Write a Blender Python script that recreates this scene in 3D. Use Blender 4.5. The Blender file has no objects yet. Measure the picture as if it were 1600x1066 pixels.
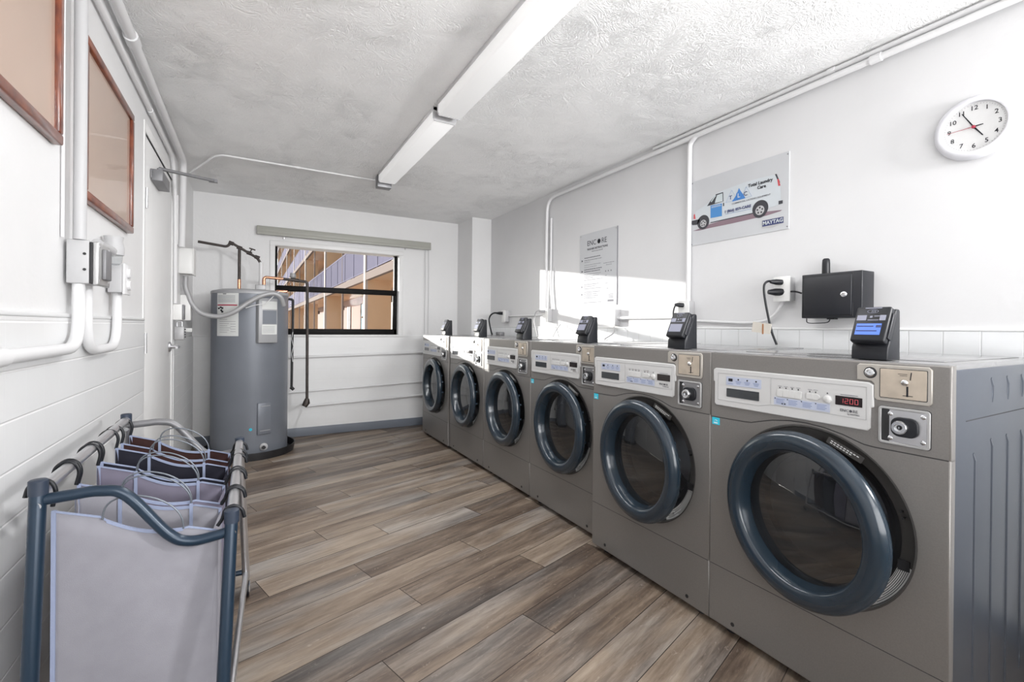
import bpy, bmesh, math, random
from mathutils import Vector, Matrix, Euler
random.seed(7)
S = bpy.context.scene
COL = S.collection
PI = math.pi

# ------------------------------------------------------------------ materials
def mat(name, col, rough=.5, metal=0., bump=0., bscale=200., var=0., vscale=8., spec=.5, coat=0., emit=None, estr=0., alpha=1., detail=4, sheen=0):
    m = bpy.data.materials.new(name); m.use_nodes = True
    nt = m.node_tree; b = nt.nodes['Principled BSDF']
    c = (*col, 1) if len(col) == 3 else col
    b.inputs['Base Color'].default_value = c
    b.inputs['Roughness'].default_value = rough
    b.inputs['Metallic'].default_value = metal
    b.inputs['Specular IOR Level'].default_value = spec
    b.inputs['Coat Weight'].default_value = coat
    b.inputs['Coat Roughness'].default_value = .08
    if emit:
        b.inputs['Emission Color'].default_value = (*emit, 1); b.inputs['Emission Strength'].default_value = estr
    tc = nt.nodes.new('ShaderNodeTexCoord')
    n = nt.nodes.new('ShaderNodeTexNoise'); n.inputs['Scale'].default_value = vscale; n.inputs['Detail'].default_value = detail
    nt.links.new(tc.outputs['Object'], n.inputs['Vector'])
    v = max(var, .015)
    r = nt.nodes.new('ShaderNodeMapRange')
    r.inputs['From Min'].default_value = .3; r.inputs['From Max'].default_value = .7
    r.inputs['To Min'].default_value = 1 - v; r.inputs['To Max'].default_value = 1 + v
    nt.links.new(n.outputs['Fac'], r.inputs['Value'])
    h = nt.nodes.new('ShaderNodeVectorMath'); h.operation = 'SCALE'
    h.inputs[0].default_value = c[:3]
    nt.links.new(r.outputs['Result'], h.inputs['Scale'])
    nt.links.new(h.outputs['Vector'], b.inputs['Base Color'])
    if bump:
        n2 = nt.nodes.new('ShaderNodeTexNoise'); n2.inputs['Scale'].default_value = bscale; n2.inputs['Detail'].default_value = 3
        nt.links.new(tc.outputs['Object'], n2.inputs['Vector'])
        bp = nt.nodes.new('ShaderNodeBump'); bp.inputs['Strength'].default_value = bump; bp.inputs['Distance'].default_value = .003
        nt.links.new(n2.outputs['Fac'], bp.inputs['Height']); nt.links.new(bp.outputs['Normal'], b.inputs['Normal'])
    return m

def tile_mat(name, col, axis, w, h, z0, groutv, gcol, gb=.6):
    """glazed tile: grid of grout lines in the (axis, z) plane."""
    m = mat(name, col, .28, 0, .12, 25, .03, 3)
    nt = m.node_tree; b = nt.nodes['Principled BSDF']
    tc = [n for n in nt.nodes if n.type == 'TEX_COORD'][0]
    sp = nt.nodes.new('ShaderNodeSeparateXYZ'); nt.links.new(tc.outputs['Object'], sp.inputs[0])
    def line(src, period, off, width):
        a = nt.nodes.new('ShaderNodeMath'); a.operation = 'ADD'; a.inputs[1].default_value = 100 * period - off
        nt.links.new(src, a.inputs[0])
        mo = nt.nodes.new('ShaderNodeMath'); mo.operation = 'PINGPONG'; mo.inputs[1].default_value = period / 2
        nt.links.new(a.outputs[0], mo.inputs[0])
        r = nt.nodes.new('ShaderNodeMapRange'); r.interpolation_type = 'SMOOTHSTEP'
        r.inputs['From Min'].default_value = width; r.inputs['From Max'].default_value = width * .3
        nt.links.new(mo.outputs[0], r.inputs['Value']); return r.outputs['Result']
    lh = line(sp.outputs['Z'], h, z0, .0035)
    lv = line(sp.outputs[axis], w, 0, .0028)
    k = nt.nodes.new('ShaderNodeMath'); k.operation = 'MULTIPLY'; k.inputs[1].default_value = groutv; nt.links.new(lv, k.inputs[0])
    mx = nt.nodes.new('ShaderNodeMath'); mx.operation = 'MAXIMUM'; nt.links.new(lh, mx.inputs[0]); nt.links.new(k.outputs[0], mx.inputs[1])
    old = b.inputs['Base Color'].links[0].from_socket
    mix = nt.nodes.new('ShaderNodeMix'); mix.data_type = 'RGBA'; mix.inputs['B'].default_value = (*gcol, 1)
    nt.links.new(mx.outputs[0], mix.inputs['Factor']); nt.links.new(old, mix.inputs['A']); nt.links.new(mix.outputs['Result'], b.inputs['Base Color'])
    bp = nt.nodes.new('ShaderNodeBump'); bp.inputs['Strength'].default_value = gb; bp.inputs['Distance'].default_value = .002; bp.invert = True
    nt.links.new(mx.outputs[0], bp.inputs['Height'])
    nt.links.new(b.inputs['Normal'].links[0].from_socket, bp.inputs['Normal'])
    nt.links.new(bp.outputs['Normal'], b.inputs['Normal'])
    return m

def ceiling_mat():
    m = mat('stucco_ceiling', (.93, .93, .93), .9, 0)
    nt = m.node_tree; b = nt.nodes['Principled BSDF']
    tc = [n for n in nt.nodes if n.type == 'TEX_COORD'][0]
    # swirled brush strokes: stretched noise whose direction wanders, broken into patches
    w1 = nt.nodes.new('ShaderNodeTexNoise'); w1.inputs['Scale'].default_value = 3.2; w1.inputs['Detail'].default_value = 1
    nt.links.new(tc.outputs['Object'], w1.inputs['Vector'])
    ang = nt.nodes.new('ShaderNodeMath'); ang.operation = 'MULTIPLY'; ang.inputs[1].default_value = 9.0; nt.links.new(w1.outputs['Fac'], ang.inputs[0])
    vr = nt.nodes.new('ShaderNodeTexVoronoi'); vr.inputs['Scale'].default_value = 7.5; nt.links.new(tc.outputs['Object'], vr.inputs['Vector'])
    sx = nt.nodes.new('ShaderNodeSeparateColor'); nt.links.new(vr.outputs['Color'], sx.inputs[0])
    aa = nt.nodes.new('ShaderNodeMath'); aa.operation = 'MULTIPLY_ADD'; aa.inputs[1].default_value = 6.0; nt.links.new(sx.outputs[0], aa.inputs[0]); nt.links.new(ang.outputs[0], aa.inputs[2])
    ro = nt.nodes.new('ShaderNodeVectorRotate'); ro.rotation_type = 'Z_AXIS'; nt.links.new(tc.outputs['Object'], ro.inputs['Vector']); nt.links.new(aa.outputs[0], ro.inputs['Angle'])
    nt.links.new(vr.outputs['Position'], ro.inputs['Center'])
    mp = nt.nodes.new('ShaderNodeMapping'); mp.inputs['Scale'].default_value = (45, 110, 1); nt.links.new(ro.outputs[0], mp.inputs['Vector'])
    n1 = nt.nodes.new('ShaderNodeTexNoise'); n1.inputs['Scale'].default_value = 1; n1.inputs['Detail'].default_value = 4; n1.inputs['Distortion'].default_value = 1.8
    nt.links.new(mp.outputs[0], n1.inputs['Vector'])
    n2 = nt.nodes.new('ShaderNodeTexNoise'); n2.inputs['Scale'].default_value = 75; n2.inputs['Detail'].default_value = 4; nt.links.new(tc.outputs['Object'], n2.inputs['Vector'])
    ad = nt.nodes.new('ShaderNodeMath'); ad.operation = 'MULTIPLY_ADD'; ad.inputs[1].default_value = .45; nt.links.new(n2.outputs['Fac'], ad.inputs[0]); nt.links.new(n1.outputs['Fac'], ad.inputs[2])
    bp = nt.nodes.new('ShaderNodeBump'); bp.inputs['Strength'].default_value = 1.; bp.inputs['Distance'].default_value = .011
    n3 = nt.nodes.new('ShaderNodeTexNoise'); n3.inputs['Scale'].default_value = 2.4; n3.inputs['Detail'].default_value = 3; nt.links.new(tc.outputs['Object'], n3.inputs['Vector'])
    pr = nt.nodes.new('ShaderNodeMapRange'); pr.inputs['From Min'].default_value = .40; pr.inputs['From Max'].default_value = .60; pr.inputs['To Min'].default_value = .55; nt.links.new(n3.outputs['Fac'], pr.inputs['Value'])
    nt.links.new(pr.outputs['Result'], bp.inputs['Strength'])
    nt.links.new(ad.outputs[0], bp.inputs['Height']); nt.links.new(bp.outputs['Normal'], b.inputs['Normal'])
    return m

def floor_mat():
    m = bpy.data.materials.new('wood_plank_floor'); m.use_nodes = True
    nt = m.node_tree; b = nt.nodes['Principled BSDF']; N = nt.nodes.new; LK = nt.links.new
    b.inputs['Specular IOR Level'].default_value = .45
    uv = N('ShaderNodeAttribute'); uv.attribute_name = 'grain'
    rn = N('ShaderNodeAttribute'); rn.attribute_name = 'plank'
    def noise(sc, k, det=6, dist=0., rough=.55):
        mp = N('ShaderNodeMapping'); mp.inputs['Scale'].default_value = (*sc, 1); LK(uv.outputs['Vector'], mp.inputs['Vector'])
        n = N('ShaderNodeTexNoise'); n.inputs['Scale'].default_value = k; n.inputs['Detail'].default_value = det; n.inputs['Distortion'].default_value = dist; n.inputs['Roughness'].default_value = rough
        LK(mp.outputs[0], n.inputs['Vector']); return n.outputs['Fac']
    broad = noise((1.6, 12), 1., 3, .4)          # long cloudy bands
    grain = noise((7, 70), 1., 8, .5, .7)        # fine fibres
    fleck = noise((22, 60), 1., 6, 1.2, .75)     # worn chips
    wash = noise((1.1, 4.5), 1., 4, .3)
    def ma(a, k, c):
        x = N('ShaderNodeMath'); x.operation = 'MULTIPLY_ADD'; LK(a, x.inputs[0]); x.inputs[1].default_value = k
        if isinstance(c, float): x.inputs[2].default_value = c
        else: LK(c, x.inputs[2])
        return x.outputs[0]
    v = ma(broad, .75, -.375 + .5); v = ma(grain, .55, ma(v, 1., -.275)); v = ma(rn.outputs['Fac'], .26, ma(v, 1., -.13))
    r = N('ShaderNodeValToRGB'); e = r.color_ramp.elements
    e[0].position = .22; e[0].color = (.05, .034, .025, 1); e[1].position = .80; e[1].color = (.37, .30, .235, 1)
    for p, c in ((.38, (.11, .078, .057)), (.5, (.18, .134, .098)), (.62, (.255, .198, .148))):
        x = e.new(p); x.color = (*c, 1)
    LK(v, r.inputs['Fac'])
    g = N('ShaderNodeHueSaturation'); g.inputs['Saturation'].default_value = .4; g.inputs['Value'].default_value = 1.0; LK(r.outputs['Color'], g.inputs['Color'])
    rr = N('ShaderNodeMapRange'); rr.inputs['From Min'].default_value = .48; rr.inputs['From Max'].default_value = .70; LK(wash, rr.inputs['Value'])
    mx = N('ShaderNodeMix'); mx.data_type = 'RGBA'; LK(rr.outputs['Result'], mx.inputs['Factor']); LK(r.outputs['Color'], mx.inputs['A']); LK(g.outputs['Color'], mx.inputs['B'])
    fr = N('ShaderNodeMapRange'); fr.inputs['From Min'].default_value = .60; fr.inputs['From Max'].default_value = .72; fr.inputs['To Max'].default_value = .45; LK(fleck, fr.inputs['Value'])
    m2 = N('ShaderNodeMix'); m2.data_type = 'RGBA'; m2.inputs['B'].default_value = (.46, .40, .34, 1); LK(fr.outputs['Result'], m2.inputs['Factor']); LK(mx.outputs['Result'], m2.inputs['A'])
    LK(m2.outputs['Result'], b.inputs['Base Color'])
    bp = N('ShaderNodeBump'); bp.inputs['Strength'].default_value = .3; bp.inputs['Distance'].default_value = .0015
    LK(grain, bp.inputs['Height']); LK(bp.outputs['Normal'], b.inputs['Normal'])
    rg = N('ShaderNodeMapRange'); rg.inputs['To Min'].default_value = .34; rg.inputs['To Max'].default_value = .55; LK(grain, rg.inputs['Value']); LK(rg.outputs['Result'], b.inputs['Roughness'])
    return m

def glass_mat(name, tint=(1, 1, 1), rough=0.0, refl=1.45, base=.0, basecol=(.02, .02, .02)):
    m = bpy.data.materials.new(name); m.use_nodes = True
    nt = m.node_tree; nt.nodes.remove(nt.nodes['Principled BSDF'])
    out = nt.nodes['Material Output']
    t = nt.nodes.new('ShaderNodeBsdfTransparent'); t.inputs['Color'].default_value = (*tint, 1)
    g = nt.nodes.new('ShaderNodeBsdfGlossy'); g.inputs['Roughness'].default_value = rough
    f = nt.nodes.new('ShaderNodeFresnel'); f.inputs['IOR'].default_value = refl
    mx = nt.nodes.new('ShaderNodeMixShader')
    src = t.outputs[0]
    if base:
        d = nt.nodes.new('ShaderNodeBsdfDiffuse'); d.inputs['Color'].default_value = (*basecol, 1)
        m0 = nt.nodes.new('ShaderNodeMixShader'); m0.inputs[0].default_value = base
        nt.links.new(t.outputs[0], m0.inputs[1]); nt.links.new(d.outputs[0], m0.inputs[2]); src = m0.outputs[0]
    gm = nt.nodes.new('ShaderNodeNewGeometry'); iv = nt.nodes.new('ShaderNodeMath'); iv.operation = 'SUBTRACT'; iv.inputs[0].default_value = 1; nt.links.new(gm.outputs['Backfacing'], iv.inputs[1])
    fm = nt.nodes.new('ShaderNodeMath'); fm.operation = 'MULTIPLY'; nt.links.new(f.outputs[0], fm.inputs[0]); nt.links.new(iv.outputs[0], fm.inputs[1])
    nt.links.new(fm.outputs[0], mx.inputs[0]); nt.links.new(src, mx.inputs[1]); nt.links.new(g.outputs[0], mx.inputs[2]); nt.links.new(mx.outputs[0], out.inputs['Surface'])
    return m

def fabric_mat(name, col, trans=.25):
    m = mat(name, col, .85, 0, .25, 900, .05, 30, .2)
    nt = m.node_tree; b = nt.nodes['Principled BSDF']; out = nt.nodes['Material Output']
    tl = nt.nodes.new('ShaderNodeBsdfTranslucent'); tl.inputs['Color'].default_value = (*col, 1)
    mx = nt.nodes.new('ShaderNodeMixShader'); mx.inputs[0].default_value = trans
    nt.links.new(b.outputs[0], mx.inputs[1]); nt.links.new(tl.outputs[0], mx.inputs[2]); nt.links.new(mx.outputs[0], out.inputs['Surface'])
    return m

def wood_mat(name, c1, c2):
    m = mat(name, c1, .3, 0, .1, 60, .1, 10, .5, .4)
    nt = m.node_tree; b = nt.nodes['Principled BSDF']
    tc = [n for n in nt.nodes if n.type == 'TEX_COORD'][0]
    mp = nt.nodes.new('ShaderNodeMapping'); mp.inputs['Scale'].default_value = (30, 6, 6); nt.links.new(tc.outputs['Object'], mp.inputs['Vector'])
    n = nt.nodes.new('ShaderNodeTexNoise'); n.inputs['Scale'].default_value = 3; n.inputs['Detail'].default_value = 6; nt.links.new(mp.outputs[0], n.inputs['Vector'])
    r = nt.nodes.new('ShaderNodeValToRGB'); r.color_ramp.elements[0].color = (*c1, 1); r.color_ramp.elements[1].color = (*c2, 1); r.color_ramp.elements[0].position = .35; r.color_ramp.elements[1].position = .65
    nt.links.new(n.outputs['Fac'], r.inputs['Fac']); nt.links.new(r.outputs['Color'], b.inputs['Base Color'])
    return m

M = dict(
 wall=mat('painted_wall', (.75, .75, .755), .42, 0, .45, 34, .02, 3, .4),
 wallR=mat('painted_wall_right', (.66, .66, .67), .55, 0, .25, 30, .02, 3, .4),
 ceil=ceiling_mat(),
 tileL=tile_mat('glazed_tile_left', (.74, .745, .75), 'Y', .1075, .1093, .0, .12, (.88, .88, .88)),
 tileR=tile_mat('glazed_tile_right', (.76, .775, .79), 'Y', .106, .1093, .0, .9, (.6, .61, .62)),
 tileB=tile_mat('glazed_tile_back', (.78, .785, .79), 'X', .1075, .1093, .0, .3, (.76, .765, .77), .12),
 trim=mat('white_trim', (.8, .8, .8), .4, 0, .05, 40),
 bulln=mat('glazed_tile_edge', (.8, .805, .81), .3, 0, .08, 30),
 pvc=mat('painted_conduit', (.72, .72, .73), .45, 0, .1, 40),
 pvcg=mat('grey_conduit', (.46, .46, .47), .45, 0, .1, 40),
 base=mat('grey_vinyl_base', (.15, .17, .205), .5),
 grey=mat('grey_electrical_metal', (.4, .4, .41), .45, .3),
 dgrey=mat('dark_gasket', (.012, .012, .014), .6),
 cast=mat('cast_aluminium', (.5, .5, .5), .4, .7, .2, 150),
 chrome=mat('chrome', (.72, .73, .75), .16, 1.),
 steel=mat('brushed_steel', (.6, .6, .62), .3, .9, .03, 80),
 closer=mat('closer_paint', (.20, .20, .21), .45, .4),
 black=mat('black_plastic', (.005, .006, .009), .42, spec=.35),
 blackm=mat('black_metal', (.006, .007, .011), .4, .1, .03, 200),
 screenb=mat('blue_lcd', (.05, .12, .5), .3, 0, emit=(.08, .2, .75), estr=.45),
 screeng=mat('pale_lcd', (.27, .28, .36), .2, 0),
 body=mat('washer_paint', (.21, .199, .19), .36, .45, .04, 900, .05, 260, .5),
 side=mat('washer_side_shaded', (.07, .08, .10), .30, .45, .04, 700, .03, 60, .5),  # cabinet colour darkened and blued to carry the shade on its sides
 ring=mat('door_ring_plastic', (.012, .023, .036), .22, .1, 0, 10, .03, 10, .5, .3),
 ringin=mat('door_inner_plastic', (.04, .06, .085), .18, .1, 0, 10, .03, 10, .6, .5),
 recess=mat('door_recess', (.055, .052, .05), .5, .2),
 drum=mat('steel_drum', (.35, .35, .36), .32, .9),
 doorglass=glass_mat('door_glass', (.28, .30, .32), .015, 1.85, .2, (.035, .037, .04)),
 top=mat('washer_top_paint', (.24, .24, .245), .2, .4, .03, 600, .03, 40, .6, .3),
 wpanel=mat('control_fascia', (.53, .53, .53), .4, 0),
 wline=mat('moulded_groove', (.33, .33, .34), .6),
 lblue=mat('printed_label_blue', (.42, .46, .58), .4),
 ltext=mat('label_print', (.2, .25, .42), .5),
 dtext=mat('dark_print', (.02, .02, .025), .8, spec=.08),
 ledoff=mat('dark_display', (.012, .008, .008), .12),
 lcd=mat('dispenser_window', (.05, .055, .06), .12, .3),
 ledred=mat('red_led', (.3, .02, .03), .4, emit=(.8, .04, .06), estr=.26),
 button=mat('white_button', (.57, .57, .565), .3),
 coinf=mat('coin_frame', (.46, .43, .39), .35, .5),
 coinp=mat('coin_plate', (.56, .48, .39), .32, .6, .05, 60, .1, 25),
 cyan=mat('cyan_sticker', (.02, .5, .68), .4),
 white=mat('white_plastic', (.78, .78, .77), .35),
 paper=mat('paper_label', (.66, .67, .66), .6),
 red=mat('red_print', (.38, .02, .05), .5),
 tank=mat('heater_paint', (.165, .18, .21), .38, .15, .05, 300, .04, 5),
 tanktop=mat('heater_top_paint', (.36, .365, .38), .4, .15),
 panb=mat('black_pan', (.012, .012, .014), .4),
 copper=mat('copper', (.72, .33, .2), .32, 1., 0, 1, .2, 30),
 coppero=mat('tarnished_copper', (.045, .036, .033), .45, .4, .05, 100, .3, 40),
 flex=mat('flex_conduit', (.36, .36, .37), .45, .2),
 blind=mat('blind_vinyl', (.36, .36, .325), .45),
 frameb=mat('black_window_frame', (.002, .0015, .0015), .5, spec=.12),
 glass=glass_mat('window_glass', (.97, .98, .98), 0, 1.12),
 clear=glass_mat('clear_lens', (.85, .87, .88), .02, 1.5, .15, (.6, .6, .6)),
 acry=glass_mat('acrylic_glaze', (.98, .98, .98), .06, 1.12),
 picframe=wood_mat('picture_frame_wood', (.09, .018, .009), (.22, .055, .022)),
 mat_tan=mat('tan_board', (.58, .42, .33), .3, 0, .06, 30, .05, 5, .5, .5),
 diff=mat('light_diffuser', (.84, .84, .84), .45, emit=(1, 1, 1), estr=.28),  # faint glow added, the fixtures themselves look unlit
 fixt=mat('fixture_enamel', (.62, .62, .63), .4),
 cartb=mat('blue_grey_tube', (.011, .026, .048), .3, .3, 0, 1, .03, 20),
 cartd=mat('blue_grey_cap', (.017, .027, .048), .5),
 fcream=fabric_mat('cream_fabric', (.37, .365, .41), .3),
 flav=fabric_mat('lavender_grey_fabric', (.19, .175, .235), .2),
 fblack=fabric_mat('black_fabric', (.012, .012, .02), .05),
 fbrown=fabric_mat('dark_brown_fabric', (.030, .012, .011), .05),
 bind=mat('pale_blue_binding', (.27, .315, .46), .8, 0, .2, 600),
 wire=mat('grey_wire', (.16, .18, .21), .35, .5),
 clockb=mat('clock_rim', (.7, .7, .74), .3, 0, spec=.6),
 clockf=mat('clock_face', (.66, .66, .66), .5),
 signw=mat('sign_white', (.52, .53, .55), .75, 0, spec=.08),
 vanw=mat('van_grey_white', (.53, .57, .6), .5), vblue=mat('logo_blue', (.03, .17, .5), .5), vnavy=mat('navy', (.02, .03, .12), .5),
 vpan=mat('panel_blue', (.04, .2, .5), .5), vshadow=mat('printed_shadow', (.2, .13, .16), .5), vdk=mat('tyre_black', (.02, .02, .028), .5),
 vrim=mat('rim_grey', (.42, .42, .43), .5), vgl=mat('van_glass_pale', (.5, .56, .58), .4), vred=mat('lamp_red', (.5, .04, .05), .4),
 vtan=mat('pale_print', (.55, .42, .36), .5),
 greyt=mat('grey_print', (.20, .20, .22), .8, spec=.08), enctxt=mat('charcoal_print', (.07, .07, .08), .8, spec=.08),
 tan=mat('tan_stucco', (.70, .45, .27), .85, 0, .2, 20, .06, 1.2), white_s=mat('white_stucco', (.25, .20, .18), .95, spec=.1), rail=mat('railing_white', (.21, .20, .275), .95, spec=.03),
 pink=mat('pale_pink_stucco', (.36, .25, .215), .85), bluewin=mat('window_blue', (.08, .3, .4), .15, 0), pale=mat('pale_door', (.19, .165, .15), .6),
 darkb=mat('dark_bronze', (.05, .03, .03), .5), paving=mat('concrete_paving', (.55, .5, .45), .9), grass=mat('lawn', (.12, .2, .06), .95, 0, .5, 60),
 pier_w=mat('pier_stucco', (.5, .42, .38), .8),
 brass=mat('worn_brass', (.5, .42, .3), .35, .9),
)

# ------------------------------------------------------------------ geometry helpers
class MB:
    def __init__(s): s.bm = bmesh.new(); s.mats = []; s.mi = 0
    def use(s, m):
        if m not in s.mats: s.mats.append(m)
        s.mi = s.mats.index(m); return s
    def _tag(s, faces):
        for f in faces: f.material_index = s.mi
    def box(s, a, b, rot=None, about=None):
        n0 = len(s.bm.verts); a = Vector(a); b = Vector(b)
        v = [s.bm.verts.new((x, y, z)) for x in (a.x, b.x) for y in (a.y, b.y) for z in (a.z, b.z)]
        fs = [s.bm.faces.new([v[i] for i in q]) for q in ((0, 1, 3, 2), (4, 6, 7, 5), (0, 4, 5, 1), (2, 3, 7, 6), (0, 2, 6, 4), (1, 5, 7, 3))]
        s._tag(fs)
        if rot is not None:
            c = Vector(about) if about is not None else (a + b) / 2
            for x in v: x.co = c + rot @ (x.co - c)
        return s
    def tube(s, pts, r, seg=10, cap=True, closed=False):
        P = [Vector(p) for p in pts]; n = len(P)
        R = r if isinstance(r, (list, tuple)) else [r] * n
        T = []
        for i in range(n):
            if closed: t = P[(i + 1) % n] - P[i - 1]
            else: t = P[min(i + 1, n - 1)] - P[max(i - 1, 0)]
            T.append(t.normalized() if t.length > 1e-9 else Vector((0, 0, 1)))
        up = Vector((0, 0, 1)) if abs(T[0].z) < .9 else Vector((1, 0, 0))
        N = (up - T[0] * up.dot(T[0])).normalized(); rings = []
        for i in range(n):
            if i:
                N = N - T[i] * N.dot(T[i])
                N = N.normalized() if N.length > 1e-6 else Vector((1, 0, 0))
            B = T[i].cross(N)
            rings.append([s.bm.verts.new(P[i] + (N * math.cos(2 * PI * k / seg) + B * math.sin(2 * PI * k / seg)) * R[i]) for k in range(seg)])
        fs = []
        for i in range(n if closed else n - 1):
            a, b = rings[i], rings[(i + 1) % n]
            for k in range(seg): fs.append(s.bm.faces.new((a[k], a[(k + 1) % seg], b[(k + 1) % seg], b[k])))
        if cap and not closed:
            fs.append(s.bm.faces.new(rings[0][::-1])); fs.append(s.bm.faces.new(rings[-1]))
        s._tag(fs); return s
    def lathe(s, prof, mtx=Matrix(), seg=48, capa=False, capb=False, arc=2 * PI, a0=0):
        """profile [(r, h)] turned around local z, placed by mtx"""
        full = abs(arc - 2 * PI) < 1e-6; rings = []
        ns = seg if full else seg + 1
        for r, h in prof:
            rings.append([s.bm.verts.new(mtx @ Vector((r * math.cos(a0 + arc * k / seg), r * math.sin(a0 + arc * k / seg), h))) for k in range(ns)])
        fs = []
        for a, b in zip(rings, rings[1:]):
            for k in range(seg):
                k2 = (k + 1) % ns
                try: fs.append(s.bm.faces.new((a[k], a[k2], b[k2], b[k])))
                except ValueError: pass
        if capa: fs.append(s.bm.faces.new(rings[0][::-1]))
        if capb: fs.append(s.bm.faces.new(rings[-1]))
        s._tag(fs); return s
    def poly(s, pts):
        f = s.bm.faces.new([s.bm.verts.new(p) for p in pts]); s._tag([f]); return s
    def prism(s, pts, vec):
        vec = Vector(vec); a = [s.bm.verts.new(p) for p in pts]; b = [s.bm.verts.new(Vector(p) + vec) for p in pts]; n = len(a)
        fs = [s.bm.faces.new(a[::-1]), s.bm.faces.new(b)] + [s.bm.faces.new((a[i], a[(i + 1) % n], b[(i + 1) % n], b[i])) for i in range(n)]
        s._tag(fs); return s
    def grid(s, fn, nu, nv):
        V = [[s.bm.verts.new(fn(i / nu, j / nv)) for j in range(nv + 1)] for i in range(nu + 1)]
        s._tag([s.bm.faces.new((V[i][j], V[i + 1][j], V[i + 1][j + 1], V[i][j + 1])) for i in range(nu) for j in range(nv)]); return s
    def mesh(s, me, mtx=Matrix()):
        n0 = len(s.bm.faces); nv = len(s.bm.verts); s.bm.from_mesh(me)
        s.bm.verts.ensure_lookup_table(); s.bm.faces.ensure_lookup_table()
        for v in s.bm.verts[nv:]: v.co = mtx @ v.co
        s._tag(s.bm.faces[n0:]); bpy.data.meshes.remove(me); return s
    def build(s, name, m=None, parent=None, bevel=0, seg=2, smooth=True, recalc=True, origin=None, angle=50):
        if m is not None and not s.mats: s.mats = [m]
        if recalc: bmesh.ops.recalc_face_normals(s.bm, faces=s.bm.faces[:])
        if bevel:
            ed = [e for e in s.bm.edges if len(e.link_faces) == 2 and e.calc_face_angle(0) > math.radians(30)]
            bmesh.ops.bevel(s.bm, geom=ed, offset=bevel, segments=seg, profile=.5, affect='EDGES', clamp_overlap=True)
        for f in s.bm.faces: f.smooth = smooth
        if smooth:
            for e in s.bm.edges:
                if len(e.link_faces) == 2 and e.calc_face_angle(0) > math.radians(angle): e.smooth = False
        me = bpy.data.meshes.new(name)
        o = bpy.data.objects.new(name, me); COL.objects.link(o)
        if parent is None:
            if origin is None and s.bm.verts:
                xs = [v.co for v in s.bm.verts]
                origin = Vector(((min(c.x for c in xs) + max(c.x for c in xs)) / 2, (min(c.y for c in xs) + max(c.y for c in xs)) / 2, min(c.z for c in xs)))
            origin = Vector(origin or (0, 0, 0))
            for v in s.bm.verts: v.co -= origin
            o.location = origin
        else: o.parent = parent
        s.bm.to_mesh(me); s.bm.free()
        for x in s.mats: me.materials.append(x)
        return o

def tag(o, label=None, cat=None, group=None, kind=None):
    if label: o['label'] = label
    if cat: o['category'] = cat
    if group: o['group'] = group
    if kind: o['kind'] = kind
    return o
def empty(name, loc, label=None, cat=None, group=None, kind=None, rot=(0, 0, 0)):
    o = bpy.data.objects.new(name, None); COL.objects.link(o); o.location = loc; o.rotation_euler = rot; o.empty_display_size = .05
    return tag(o, label, cat, group, kind)
def kids(o): return [x for x in bpy.data.objects if x.parent == o]
def copy_tree(o, parent=None, skip=()):
    c = o.copy(); COL.objects.link(c)
    if parent: c.parent = parent
    for k in kids(o):
        if k.name.split('.')[0] in skip: continue
        copy_tree(k, c, skip)
    return c

WALLM = Matrix(((0, 0, -1, 0), (-1, 0, 0, 0), (0, 1, 0, 0), (0, 0, 0, 1)))   # (u right, v up, n out) -> facing -x
def place(mtx3, loc): return Matrix.Translation(Vector(loc)) @ mtx3
FRONTM = Matrix(((1, 0, 0, 0), (0, 0, -1, 0), (0, 1, 0, 0), (0, 0, 0, 1)))   # facing -y

def curve_mesh(polys, thick=.001, bevel=0):
    cu = bpy.data.curves.new('tmp', 'CURVE'); cu.dimensions = '2D'; cu.fill_mode = 'BOTH'
    cu.extrude = max(thick / 2 - bevel, 0); cu.bevel_depth = bevel; cu.bevel_resolution = 1
    for p in polys:
        sp = cu.splines.new('POLY'); sp.points.add(len(p) - 1); sp.use_cyclic_u = True
        for i, q in enumerate(p): sp.points[i].co = (q[0], q[1], 0, 1)
    o = bpy.data.objects.new('tmp', cu); me = bpy.data.meshes.new_from_object(o)
    bpy.data.objects.remove(o); bpy.data.curves.remove(cu); return me
def text_mesh(t, size, align='CENTER', thick=.0003, bold=0, sx=1.):
    cu = bpy.data.curves.new('tmp', 'FONT'); cu.body = t; cu.size = size; cu.align_x = align; cu.align_y = 'CENTER'; cu.extrude = thick; cu.offset = bold; cu.resolution_u = 2
    o = bpy.data.objects.new('tmp', cu); me = bpy.data.meshes.new_from_object(o)
    bpy.data.objects.remove(o); bpy.data.curves.remove(cu)
    if sx != 1:
        for v in me.vertices: v.co.x *= sx
    return me
def rrect(x0, y0, x1, y1, r, n=5):
    o = []
    for cx, cy, a in ((x1 - r, y1 - r, 0), (x0 + r, y1 - r, PI / 2), (x0 + r, y0 + r, PI), (x1 - r, y0 + r, 1.5 * PI)):
        for i in range(n + 1): o.append((cx + r * math.cos(a + PI / 2 * i / n), cy + r * math.sin(a + PI / 2 * i / n)))
    return o
def circ(cx, cy, r, n=48, ry=None): return [(cx + r * math.cos(2 * PI * i / n), cy + (ry or r) * math.sin(2 * PI * i / n)) for i in range(n)]
def arcpts(c, r, a0, a1, n, ax, ay):
    c = Vector(c); ax = Vector(ax); ay = Vector(ay)
    return [c + ax * r * math.cos(a0 + (a1 - a0) * i / n) + ay * r * math.sin(a0 + (a1 - a0) * i / n) for i in range(n + 1)]
def smoothpath(pts, n=6):
    """Catmull-Rom through pts"""
    P = [Vector(p) for p in pts]; P = [P[0] * 2 - P[1]] + P + [P[-1] * 2 - P[-2]]; o = []
    for i in range(1, len(P) - 2):
        for k in range(n):
            t = k / n; a, b, c, d = P[i - 1:i + 3]
            o.append(.5 * ((2 * b) + (c - a) * t + (2 * a - 5 * b + 4 * c - d) * t * t + (3 * b - a - 3 * c + d) * t ** 3))
    o.append(P[-2]); return o
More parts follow.
